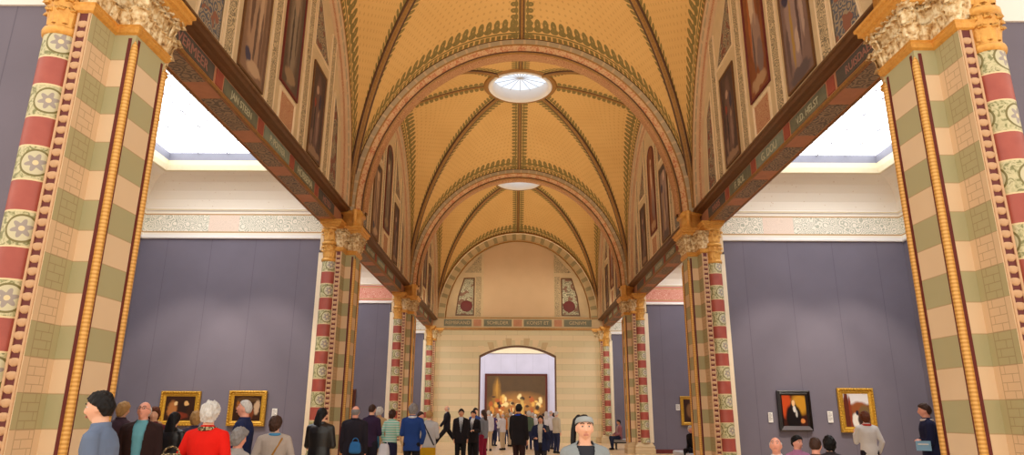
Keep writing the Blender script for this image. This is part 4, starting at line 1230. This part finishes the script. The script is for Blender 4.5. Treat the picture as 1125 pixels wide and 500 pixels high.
def build_room():
    M=MATS
    M['muntin_dark']=plain('grey_glazed_sill',(96,88,92),.3)
    M['fig_light']=paint_mat('figure_painting_pale',(150,116,92),[(.5,.5,.34,.48,(166,134,108),.3),(.30,.62,.07,.30,(100,74,62),.3),(.60,.86,.14,.07,(206,176,144),.2),(.46,.72,.10,.06,(186,150,118),.3),(.66,.56,.07,.22,(190,160,130),.3),(.52,.34,.05,.26,(98,76,66),.3),(.74,.30,.05,.24,(110,84,72),.3),(.30,.14,.13,.05,(62,60,84),.3),(.86,.5,.05,.5,(116,88,70),.4),(.6,.08,.3,.05,(190,158,126),.3),(.5,.98,.4,.06,(70,52,46),.3)],.6,.05,1.0,5,2.4)
    M['fig_light2']=paint_mat('figure_painting_mauve',(140,112,104),[(.45,.55,.30,.46,(152,128,122),.3),(.55,.86,.12,.06,(206,178,156),.2),(.22,.72,.13,.07,(48,46,76),.3),(.35,.40,.05,.28,(170,134,66),.3),(.62,.45,.05,.30,(84,62,64),.3),(.78,.55,.06,.26,(176,150,136),.3),(.5,.30,.08,.1,(190,164,146),.3),(.5,.06,.4,.05,(92,78,80),.3),(.15,.3,.06,.2,(96,76,74),.3),(.5,.97,.5,.05,(76,60,56),.3)],.6,.05,2.0,5,2.4)
    M['fig_tall']=paint_mat('tall_niche_painting',(98,80,68),[(.5,.5,.32,.5,(118,100,84),.3),(.5,.40,.22,.30,(138,122,104),.3),(.42,.74,.13,.045,(204,174,142),.2),(.55,.62,.16,.08,(156,132,110),.3),(.40,.36,.05,.24,(70,58,54),.3),(.66,.44,.04,.2,(84,70,62),.3),(.5,.09,.32,.05,(150,124,96),.3),(.5,.90,.3,.06,(64,50,46),.3)],.6,.05,3.0,6,3.2)
    M['fig_tall2']=paint_mat('tall_russet_painting',(146,80,42),[(.45,.64,.14,.16,(206,178,150),.3),(.48,.83,.09,.035,(222,194,162),.2),(.55,.36,.28,.18,(150,122,110),.3),(.40,.30,.05,.16,(96,76,76),.3),(.7,.22,.16,.12,(122,100,96),.3),(.28,.5,.06,.24,(166,92,46),.4),(.82,.7,.08,.26,(110,58,32),.3),(.60,.56,.05,.1,(170,140,120),.3),(.5,.07,.4,.05,(176,140,106),.3)],.6,.05,4.0,6,3.2)
    M['fig_dark']=paint_mat('dark_figure_painting',(84,62,58),[(.5,.5,.28,.42,(106,80,72),.3),(.42,.76,.10,.05,(186,152,130),.2),(.6,.34,.09,.18,(136,108,98),.3),(.34,.42,.05,.24,(44,36,44),.3),(.66,.66,.09,.1,(50,46,66),.3),(.30,.60,.06,.05,(150,60,44),.3),(.62,.50,.05,.04,(170,140,116),.3),(.5,.06,.5,.05,(150,120,96),.3),(.2,.2,.08,.1,(126,100,88),.3)],.6,.05,5.0,6,2.4)
    mb=MB(); mb.box(-12,12,-4,53,-.12,0); o=mb.build('floor',M['floor']); tag(o,kind='structure')
    build_piers()
    T={-1:{0:{-2:'VERMEER',-1:'JAN STEEN',0:'P. POTTER',1:'HOBBEMA',2:'METSU'}},1:{0:{-2:'RUISDAEL',-1:'V.D. HELST',0:'G. DOU',1:'F. BOL',2:'MARIS'}}}
    for s in (-1,1):
        for i in range(3):
            y0,y1=D[s][i],D[s][i+1]
            if i==2: y1=39.6
            beam(s,y0,y1,i,T[s].get(i,{-1:'ANTWERP',0:'AMSTERDAM',1:'HAARLEM'}))
            c0,c1=(7.12,18.07,29.02,39.97)[i:i+2]
            lunette(s,(c0+c1)/2 if i<2 else (29.02+39.75)/2,i,(c1-c0)/2-(.11 if i==2 else 0))
            alcove(s,y0,D[s][i+1],i)
    for i,y in enumerate((7.12,18.07,29.02)): tarch(y,i)
    for i,(a,b) in enumerate(((7.12,18.07),(18.07,29.02),(29.02,39.97))):
        lo,hi=a+.34,b-.34
        if i==2: hi=39.58
        vault((lo+hi)/2,hi-lo,i)
    endwall(); hall()
    # paintings
    cv=paint_mat('dark_interior_scene',(62,36,22),[(.25,.45,.16,.35,(170,110,60),.5),(.62,.5,.16,.30,(40,26,20),.4),(.72,.7,.08,.1,(216,170,110),.4),(.35,.7,.07,.09,(220,190,140),.4),(.5,.2,.3,.14,(120,50,30),.4)],.3,.07,6.0)
    framed_picture('gilt framed dark interior scene with small figures behind the woman with long black hair',-8.80,17.88,1.59,1.02,.86,.13,'pframe',cv)
    cv=paint_mat('brown_genre_scene',(60,34,18),[(.22,.6,.12,.26,(150,92,40),.5),(.35,.55,.07,.12,(222,196,160),.4),(.62,.3,.14,.26,(120,60,30),.4),(.85,.55,.10,.3,(190,160,130),.4),(.5,.85,.4,.1,(84,60,36),.3)],.3,.07,7.0)
    framed_picture('gilt framed brown interior scene behind the elderly man in the navy jacket',-7.06,17.88,1.60,.97,.88,.13,'pframe',cv)
    cv=paint_mat('seated_figure_in_black',(70,30,20),[(.15,.70,.25,.45,(196,74,30),.4),(.75,.72,.35,.35,(196,140,40),.5),(.45,.28,.34,.42,(22,16,16),.25),(.46,.60,.13,.24,(28,20,20),.3),(.47,.74,.075,.11,(236,192,140),.25),(.50,.55,.07,.10,(220,214,206),.3),(.58,.40,.05,.12,(190,186,180),.4),(.82,.16,.09,.08,(210,130,70),.4)],.3,.03,8.0)
    framed_picture('portrait of a seated figure in black on a red and gold ground, black frame',7.02,17.88,1.62,.84,1.0,.12,'bframe',cv,shelf=True)
    cv=paint_mat('garden_scene_with_cloudy_sky',(128,84,56),[(.6,.88,.7,.24,(222,218,220),.3),(.6,.56,.34,.20,(150,84,44),.4),(.80,.45,.22,.2,(120,96,60),.4),(.10,.5,.12,.6,(96,42,30),.3),(.24,.4,.05,.55,(140,60,36),.3),(.42,.18,.14,.24,(236,230,220),.3),(.66,.2,.16,.2,(60,40,34),.4),(.5,.42,.06,.08,(40,34,50),.4)],.3,.04,9.0)
    framed_picture('broad gilt framed garden scene under a pale cloudy sky on the right alcove wall',8.62,17.88,1.64,.92,1.10,.14,'pframe',cv)
    cv=paint_mat('dim_panel_painting',(70,44,34),[(.5,.5,.3,.3,(130,92,60),.4)],.3,.05,10.0)
    framed_picture('narrow dark framed picture glimpsed beside the second pier in the left middle alcove',-7.16,28.83,2.07,.72,.86,.10,'mframe',cv)
    framed_picture('gilt framed picture glimpsed beside the second pier in the right middle alcove',7.12,28.83,1.70,.80,1.16,.13,'pframe',cv)
    blobs=[(.55,.34,.46,.26,(168,116,56),.8),(.17,.55,.07,.36,(150,106,40),.6),(.22,.32,.08,.16,(180,96,36),.5),(.17,.72,.02,.2,(180,130,50),.4)]
    rr=random.Random(4)
    for k in range(60):
        x=.05+.90*rr.random(); y=.16+.38*rr.random(); cc=rr.choice([(232,186,96),(206,140,60),(176,90,40),(240,214,146),(50,32,20),(70,42,24),(222,170,80)])
        blobs.append((x,y,.016+.022*rr.random(),.02+.06*rr.random(),cc,.6))
    blobs.append((.60,.30,.035,.18,(206,170,90),.5))
    cv=paint_mat('large_golden_group_painting',(92,66,36),blobs,.3,.03,11.0,9)
    framed_picture('very large dark and golden group painting on the pale far wall beyond the opening',-.05,51.98,2.72,4.72,3.62,.16,'mframe',cv,depth=.12)
    wall_card('white text card beside the gilt interior scene above the woman with tan strap',-6.35,17.885,1.47,.13,.26)
    wall_card('white text card left of the black framed portrait',6.40,17.885,1.45,.11,.25)
    wall_card('white text card between the black frame and the gilt garden scene',7.93,17.885,1.47,.13,.28)
    wall_card('white text card left of the half hidden picture in the right middle alcove',6.62,28.84,1.83,.16,.24)
    # barrier rail in front of the large painting
    root=empty('barrier_rail',(0,49.6,0)); tag(root,'low rail in front of the large golden group painting','rail')
    mb=MB(); mb.caps((-3,0,.95),(3,0,.95),.025,.025,10); mb.build('handrail',MATS['railmetal'],root)
    for k in range(5):
        mb=MB(); mb.lathe([(0,.08),(.02,.08),(.03,.02),(.95,.02)],(-2.9+k*1.45,0),10); mb.build('post',MATS['railmetal'],root)
# ------------------------------------------------------------------ the visitors
def build_people():
    Pn=person
    # near left
    Pn('man with dark hair in a blue grey shirt striding left past the nearest left pier',-3.08,5.0,1.61,-80,(112,128,158),(40,44,60),('short','black'),'skin',('hang','fwd'),lean=6,kind='shirt',stride=.8,vox=.007,face=True,hem=-.16)
    def gl(root,U,HT,j,HM,HY,LR): glasses(root,HT,LR,HY,HM)
    Pn('elderly bald man with glasses, dark brown jacket open over a light blue shirt',-4.52,8.15,1.60,14,(52,34,34),(60,56,60),('fringe','white'),'skin_red',('hang','hang'),kind='jacket',shirt=(112,178,196),vox=.007,face=True,hyaw=-8,hpitch=16,extra=gl,w=1.08,hem=-.14)
    Pn('blond woman half hidden behind the man in the blue grey shirt',-6.11,10.5,1.62,150,(70,50,60),hair=('bob','blonde'),kind='coat')
    Pn('brown haired woman half hidden behind the bald man with glasses',-5.72,10.7,1.55,20,(110,40,50),hair=('bob','auburn'),kind='sweater')
    Pn('woman with long black hair in a black jacket seen from behind',-4.82,9.5,1.48,170,(30,30,38),(24,24,30),hair=('long','black'),kind='jacket',topmat=MATS['leather'],arms=('hang','hold'))
    Pn('person with rosy face in a dark coat left of the long black hair',-6.10,11.6,1.33,40,(46,44,60),hair=('short','blonde'),skin='skin_red',kind='coat')
    Pn('strawberry blonde woman hidden behind the white haired woman in red',-4.98,10.5,1.49,200,(70,60,80),hair=('bob','blonde'),kind='sweater')
    Pn('white haired woman in a bright red sweater and patterned scarf, from behind',-3.2,6.9,1.56,172,(226,28,16),(50,44,54),hair=('puffy','white'),kind='sweater',arms=('pocket','pocket'),scarf=((196,170,130),'print'),vox=.008,w=1.16,hem=-.16,hyaw=14)
    Pn('elderly white haired man in a navy jacket facing left and holding a booklet',-3.74,9.2,1.64,-82,(34,44,84),(24,22,30),hair=('crop','white'),skin='skin_red',kind='jacket',arms=('hold','hold'),vox=.008,hpitch=12,hem=-.22,face=True)
    def sg(root,U,HT,j,HM,HY,LR): strap(root,U,(30,28,32),1); strap(root,U,(30,28,32),-1)
    Pn('grey haired seated visitor with a black strap over pale clothes',-3.4,8.2,1.24,150,(176,170,168),(70,70,80),hair=('puffy','grey'),seated=True,kind='jacket',arms=('lap','lap'),extra=sg,skin='skin_red')
    def st(root,U,HT,j,HM,HY,LR): strap(root,U,(170,120,50),-1,.010)
    Pn('brown haired woman in a light grey top with a tan shoulder strap and blue collar',-3.25,9.0,1.43,200,(176,164,156),(80,74,80),hair=('bob','brown'),kind='jacket',scarf=((70,140,190),'plain'),extra=st,vox=.008,w=1.12,arms=('pocket','pocket'),hyaw=-40)
    # middle left
    Pn('woman in a black leather jacket with black hair beside the second left pier',-3.22,11.0,1.56,176,(24,23,26),(120,130,110),hair=('long','black'),kind='jacket',topmat=MATS['leather'],arms=('cross','cross'),vox=.009,w=1.08,hem=-.18,hyaw=-30)
    Pn('bald grey haired man in a dark suit with a blue bag on his back',-3.03,12.5,1.62,178,(38,34,44),(44,34,40),hair=('fringe','grey'),skin='skin_red',kind='jacket',arms=('hang','hang'),hem=-.22,w=1.1,vox=.009)
    Pn('man with short dark hair in a dark purple sweater',-3.25,15,1.68,160,(52,34,62),(34,32,44),hair=('crop','brown'),kind='sweater',arms=('hang','cross'))
    Pn('white haired visitor in a beige coat beyond the purple sweater',-3.67,18,1.64,170,(204,170,124),(210,200,190),hair=('puffy','white'),kind='coat',hem=-.35)
    Pn('woman with brown hair in a pale mint top and dark skirt',-3.16,17,1.58,165,(206,222,208),(38,38,66),hair=('bob','brown'),kind='sweater',skirt='short',arms=('pocket','hold'),topkind='stripe')
    Pn('grey haired man in a royal blue sweater and dark trousers, from behind',-2.36,15,1.68,174,(36,66,132),(30,28,32),hair=('puffy','grey'),kind='sweater',arms=('hold','pocket'),w=1.12,hem=-.18,vox=.009,scarf=((228,228,232),'plain'))
    Pn('dark jacketed visitor half hidden behind the royal blue sweater',-2.50,17.2,1.54,60,(44,36,50),hair=('short','brown'),kind='jacket',skin='skin_red')
    def s2(root,U,HT,j,HM,HY,LR): strap(root,U,(60,60,66),1,.012)
    Pn('short haired blonde woman in a light grey jacket and mustard trousers',-2.13,16,1.56,182,(196,194,196),(206,156,24),hair=('short','blonde'),kind='jacket',arms=('hold','hold'),extra=s2,w=1.05,vox=.009,skirt='long')
    Pn('man in a dark suit walking left in front of the striped end wall',-3.02,29.5,1.86,-75,(36,34,44),(26,26,34),hair=('fringe','white'),kind='suit',shirt=(220,220,225),stride=1.2,arms=('fwd','hang'))
    Pn('man in a black suit and grey tie, left of the talking pair',-1.70,20,1.64,4,(34,30,34),(28,26,28),hair=('short','black'),skin='skin_tan',kind='suit',shirt=(214,222,228),vox=.010,face=True,hem=-.2,arms=('hang','hang'))
    Pn('man in a black suit holding a paper, right of the talking pair',-1.40,20.9,1.60,-18,(32,28,32),(26,24,26),hair=('short','black'),skin='skin_tan',kind='suit',shirt=(224,224,228),arms=('hold','hold'),vox=.010,face=True,hem=-.2)
    Pn('dark haired visitor in a blue shirt behind the black suits',-1.47,23,1.70,30,(60,84,150),(40,44,60),hair=('short','black'),kind='shirt')
    Pn('woman with long brown hair, grey top and wine red trousers',-1.12,21.6,1.63,-120,(126,130,140),(140,30,60),hair=('long','brown'),kind='sweater',arms=('hold','hang'))
    # centre
    Pn('dark haired man in a black jacket with a blue shirt and dark trousers, from behind',-.06,18,1.75,150,(34,30,34),(56,34,34),hair=('short','black'),skin='skin_tan',kind='jacket',scarf=((44,74,190),'plain'),arms=('hang','hang'),w=1.12,vox=.009,hem=-.20,hyaw=20)
    Pn('woman in a dark navy jacket over a pale top raising a phone',.47,17,1.47,-10,(34,40,70),(40,36,40),hair=('long','black'),skin='skin_tan',kind='jacket',shirt=(196,190,176),arms=('high','hold'),vox=.009,face=True,w=1.08,hem=-.16)
    Pn('girl in a grey hooded jacket with a grey headband and dark ponytail',.37,5.4,1.47,4,(150,158,162),(40,44,54),hair=('pony','black',[(-.045,.05,.100),(-.075,.07,.070),(-.090,.075,-.01),(-.098,.07,-.10),(-.105,.06,-.19)]),kind='hoodie',shirt=(52,54,62),vox=.0055,face=True,hpitch=4,hyaw=-2,extra=headband,w=.95)
    # right
    Pn('man with dark hair in a navy suit facing left and holding a pale blue leaflet',6.62,11.5,1.69,-112,(34,38,70),(36,40,70),hair=('short','brown'),skin='skin_red',kind='jacket',arms=('cross','cross'),scarf=((224,214,214),'plain'),vox=.009,hem=-.2,w=1.05)
    Pn('brown haired visitor in a white shirt with a red scarf facing the garden scene',6.62,13.5,1.57,176,(226,222,220),(40,36,46),hair=('bob','auburn'),kind='sweater',scarf=((206,66,56),'plain'),arms=('high','pocket'),w=1.05)
    Pn('seated white haired visitor hunched in a black jacket behind the second right pier',5.08,20.4,1.16,-50,(30,26,30),(36,34,40),hair=('short','white'),skin='skin_red',seated=True,lean=18,arms=('lap','lap'),kind='jacket',hyaw=60,hpitch=10)
    Pn('seated dark haired visitor in a rosy jacket beyond the third right pier',4.62,32.0,1.27,-70,(176,120,130),(44,54,84),hair=('short','black'),skin='skin_tan',seated=True,kind='jacket',shirt=(220,200,205),arms=('lap','lap'))
    Pn('seated grey haired visitor in a dark coat beyond the third right pier',5.35,32.6,1.27,150,(50,48,60),(40,44,60),hair=('puffy','grey'),seated=True,kind='coat',arms=('lap','lap'))
    Pn('seated bald man with a fringe of white hair, leftmost head under the black frame',2.99,8.5,1.17,-25,(214,208,222),(70,70,90),hair=('fringe','white'),skin='skin_red',seated=True,kind='shirt',arms=('lap','lap'),hpitch=22,lean=8,vox=.008,face=True)
    Pn('seated dark haired visitor with face turned to the viewer, second head under the black frame',3.84,10,1.12,10,(190,130,170),(50,46,60),hair=('short','black'),skin='skin_red',seated=True,kind='sweater',arms=('lap','lap'),vox=.008,face=True,hyaw=12)
    Pn('seated brown haired man with a thinning crown, third head from the left below the frames',3.44,8.5,1.15,140,(90,60,60),(50,46,60),hair=('crop','brown'),skin='skin_red',seated=True,kind='sweater',arms=('lap','lap'),lean=6,vox=.008)
    Pn('seated visitor with black hair, rightmost head below the gilt garden scene',4.02,9.35,1.13,165,(60,54,60),(50,46,60),hair=('bob','black'),seated=True,kind='sweater',arms=('lap','lap'),lean=4,vox=.008)
    # benches
    bench('long grey topped bench in the right foreground under the row of heads',3.42,9.2,3.6)
    bench('grey topped bench behind the second right pier',5.0,20.6,2.4)
    bench('pale bench with dark frame near the third right pier',5.2,32.3,1.8,.55,PI/2)
    bench('grey topped bench in the left foreground',-3.4,8.1,1.1)
    # carried things
    def thing(nm,label,cat,loc,rz=0): return empty(nm,loc,math.radians(rz),label,cat)
    r=thing('shoulder_bag','round blue bag on the back of the bald man in the dark suit','bag',(-2.95,12.29,.90)); bag(r,(50,110,170),(0,0,0),(.10,.05,.10))
    r=thing('handbag','patterned handbag hanging at the side of the red sweater','bag',(-3.44,6.72,.98),10); bag(r,(176,150,110),(0,0,0),(.13,.06,.11),mat=cloth((176,150,110),.8,'print'))
    r=thing('tote_bag','blue tote bag carried by the woman in the mint top','bag',(-3.52,16.9,.86),10); bag(r,(40,110,150),(0,0,0),(.10,.08,.2))
    r=thing('tote_bag','white carrier bag beside the purple sweater','bag',(-2.94,14.98,.70),0); bag(r,(214,214,222),(0,0,0),(.12,.08,.17))
    r=thing('booklet','dark booklet held open by the elderly man in navy','booklet',(-4.13,9.17,1.19),80)
    mb=MB(); mb.box(-.11,0,-.16,0,-.008,.0); mb.box(0,.11,-.16,0,-.004,.004); mb.build('cover',cloth((60,50,60)),r); mb=MB(); mb.box(-.10,.10,-.155,-.005,.0035,.007); mb.build('pages',MATS['white'],r)
    r=thing('leaflet','pale blue leaflet held behind the man in the navy suit','leaflet',(6.38,11.28,1.03),-30)
    mb=MB(); mb.box(-.11,.10,-.005,.005,-.08,.07); mb.build('sheet',cloth((150,200,236),.6),r); mb=MB(); mb.box(-.08,.07,-.008,-.004,.01,.03); mb.build('printed_band',MATS['white'],r)
    r=thing('phone','dark phone held up by the woman in the navy jacket','phone',(.62,16.66,1.16),0)
    mb=MB(); mb.box(-.035,.035,-.005,.005,-.07,.07); mb.build('case',MATS['bench'],r); mb=MB(); mb.box(-.03,.03,.005,.007,-.06,.06); mb.build('screen',MATS['glasses'],r)
    # crowd in the far hall
    rr=random.Random(11)
    cols=[((226,224,232),'white'),((110,150,200),'pale blue'),((60,60,80),'charcoal'),((200,190,170),'cream'),((150,60,60),'brick red'),((90,110,90),'moss green'),((196,120,60),'rust orange'),((90,70,130),'violet')]
    hairs=['white','grey','brown','black','blonde','white']
    protos=[]
    for k in range(6):
        c=cols[k]
        protos.append(Pn('p',0,60,1.68,180+rr.uniform(-30,30),c[0],(50,52,70),hair=(['puffy','short','bob','crop','long','fringe'][k],hairs[k]),kind=['sweater','jacket','shirt','coat','sweater','jacket'][k],arms=[('hang','hold'),('high','hang'),('hang','hang'),('cross','cross'),('hold','hold'),('high','high')][k],vox=.016))
    spots=[(531,452,36.5),(537,451,30),(543,454,35),(547,454.5,41),(552.5,454,31),(557,455,37),(561,453,34.5),(564,456,45),(577,455,35),(581,452,31.5),(585,453.5,33.5),(588,456,44),(597,454,36),(600,452,29.5),(605,451,32),(608,454,35.4),(611,452,28.5),(574,456,42),(540,455,47),(569,456,38)]
    import itertools
    ordn=['leftmost','second','third','fourth','fifth','sixth','seventh','eighth','ninth','tenth','eleventh','twelfth','thirteenth','fourteenth','fifteenth','sixteenth','seventeenth','eighteenth','nineteenth','rightmost']
    spots.sort()
    # 'sweater' etc. recoloured per visitor
    for n,(px,py,dd) in enumerate(spots):
        p=protos[n] if n<6 else copy_tree(protos[n%6])
        x,y,z=ray_at(px,py,dd)
        hgt=max(1.55,min(1.9,z))
        k=hgt/1.72; p.scale=(k,k,k); p.location=(x,y,0); p.rotation_euler=(0,0,math.radians(180+rr.uniform(-60,60)))
        cc,cn=cols[(n*5+n//8)%8] if n%3==0 else cols[(n//2)%2*3 if n%2 else 0]
        hn=hairs[rr.randrange(6)] if n%3==0 else 'white'
        pc=rr.choice([(44,50,80),(214,190,156),(60,56,60),(110,110,130)])
        for ch in p.children:
            b=ch.name.split('.')[0]
            m=None
            if b in('sweater','jacket','shirt','coat'): m=cloth(cc)
            if b=='hair': m=MATS['hair_'+hn]
            if b=='trousers': m=cloth(pc)
            if m: ch.material_slots[0].link='OBJECT'; ch.material_slots[0].material=m
        tag(p,'far visitor with %s hair and %s top, %s of crowd before golden painting'%(hn,cn,ordn[n]),'person','crowd in the far hall')

def headband(root,U,HT,joints,HM,HY,LR):
    mb=MB(); P=[]
    for r0,dz in ((1.0,0),(1.0,1)):
        pass
    n=48; rows=[]
    for zz,th in ((.42,.004),(.44,.010),(.60,.016),(.76,.016),(.78,.004)):
        row=[]
        for j in range(n):
            a=2*PI*j/n; y=math.sin(a)
            z=zz+ (.0 if y<0 else -.25*y) - (.12*(1-abs(y)))
            c=math.sqrt(max(0,1-z*z)); p=head_point(c*math.cos(a),c*y,z); q=p.normalized()*th
            row.append(HT(p+q+Vector((0,0,0))+p.normalized()*.006))
        rows.append(row)
    mb.grid(rows,wrap=True); mb.build('headband',cloth((168,174,176),.8),root,True)

CAM=(-.17,0,1.45); TH=math.atan(207/736); ROLL=math.radians(.33); YAW=math.radians(.29)
def ray_at(px,py,dist):
    """point on the sight line through a picture point, at a given distance along the nave"""
    x=px-562.5; y=250-py; c,s=math.cos(ROLL),math.sin(ROLL); x,y=x*c-y*s,x*s+y*c
    xx,yy=x/736,y/736; X=xx; Y=math.cos(TH)-yy*math.sin(TH); Z=math.sin(TH)+yy*math.cos(TH)
    c,s=math.cos(YAW),math.sin(YAW); X,Y=X*c-Y*s,X*s+Y*c
    return CAM[0]+dist*X/Y,dist,CAM[2]+dist*Z/Y

def light(name,typ,loc,rot,energy,color,size=1.0,sy=None,spot=None):
    l=bpy.data.lights.new(name,typ); l.energy=energy; l.color=color
    if typ=='AREA': l.size=size; l.shape='RECTANGLE' if sy else 'SQUARE'; 
    if sy: l.size_y=sy
    if typ=='SPOT': l.spot_size=spot; l.spot_blend=.6; l.shadow_soft_size=size
    if typ=='POINT': l.shadow_soft_size=size
    o=bpy.data.objects.new(name,l); col.objects.link(o); o.location=loc; o.rotation_euler=rot
    return o
def build_lights():
    W=(1,.80,.55)
    for s in (-1,1):
        for c in (12.6,23.55,34.5):
            # unseen fill lamps, added off the ledges to brighten vault and lunettes
            for dy in (-3.2,0,3.2):
                light('cornice_uplight','AREA',(s*4.30,c+dy,7.1),(0,PI+s*-.80,0),UPL,(1,.88,.68),.5,1.6).data.spread=math.radians(125)
        # spotlights for the pictures
        for yy in (17.88,):
            for x in (7.0,8.7):
                light('picture_spotlight','SPOT',(s*x,yy-3.4,6.3),(math.radians(36),0,0),420,(1,.86,.68),.06,None,math.radians(58))
    for s in (-1,1):
        light('wall_washer','SPOT',(s*4.3,31.5,7.3),(math.radians(72),0,math.radians(s*22)),620,(1,.90,.72),.3,None,math.radians(80))  # added fill spots without fittings, they brighten the end wall
        light('nave_spotlight','SPOT',(s*4.3,20.5,7.3),(math.radians(40),0,math.radians(s*35)),500,(1,.92,.80),.3,None,math.radians(90))
    w=bpy.data.worlds.new('world'); scene.world=w; w.use_nodes=True
    b=w.node_tree.nodes['Background']; b.inputs[0].default_value=(1,.90,.78,1); b.inputs[1].default_value=WORLD
def build_camera():
    cd=bpy.data.cameras.new('camera'); cd.sensor_width=36; cd.lens=736/1125*36; cd.clip_end=300
    o=bpy.data.objects.new('camera',cd); col.objects.link(o); scene.camera=o
    R0=Euler((PI/2+TH,0,0)).to_matrix(); Rz=Matrix.Rotation(YAW,3,'Z'); Rr=Matrix.Rotation(ROLL,3,'Z')
    m=(Rz@R0@Rr).to_4x4(); m.translation=Vector(CAM); o.matrix_world=m


build_materials()
if not globals().get('NOPEOPLE'): build_people()
build_room(); build_lights(); build_camera()
vs=scene.view_settings; vs.view_transform='Standard'; vs.look='None'; vs.exposure=EXPO; vs.gamma=1; vs.use_curve_mapping=False
scene.cycles.max_bounces=8; scene.cycles.diffuse_bounces=4; scene.cycles.use_denoising=True
scene.cycles.sample_clamp_indirect=6
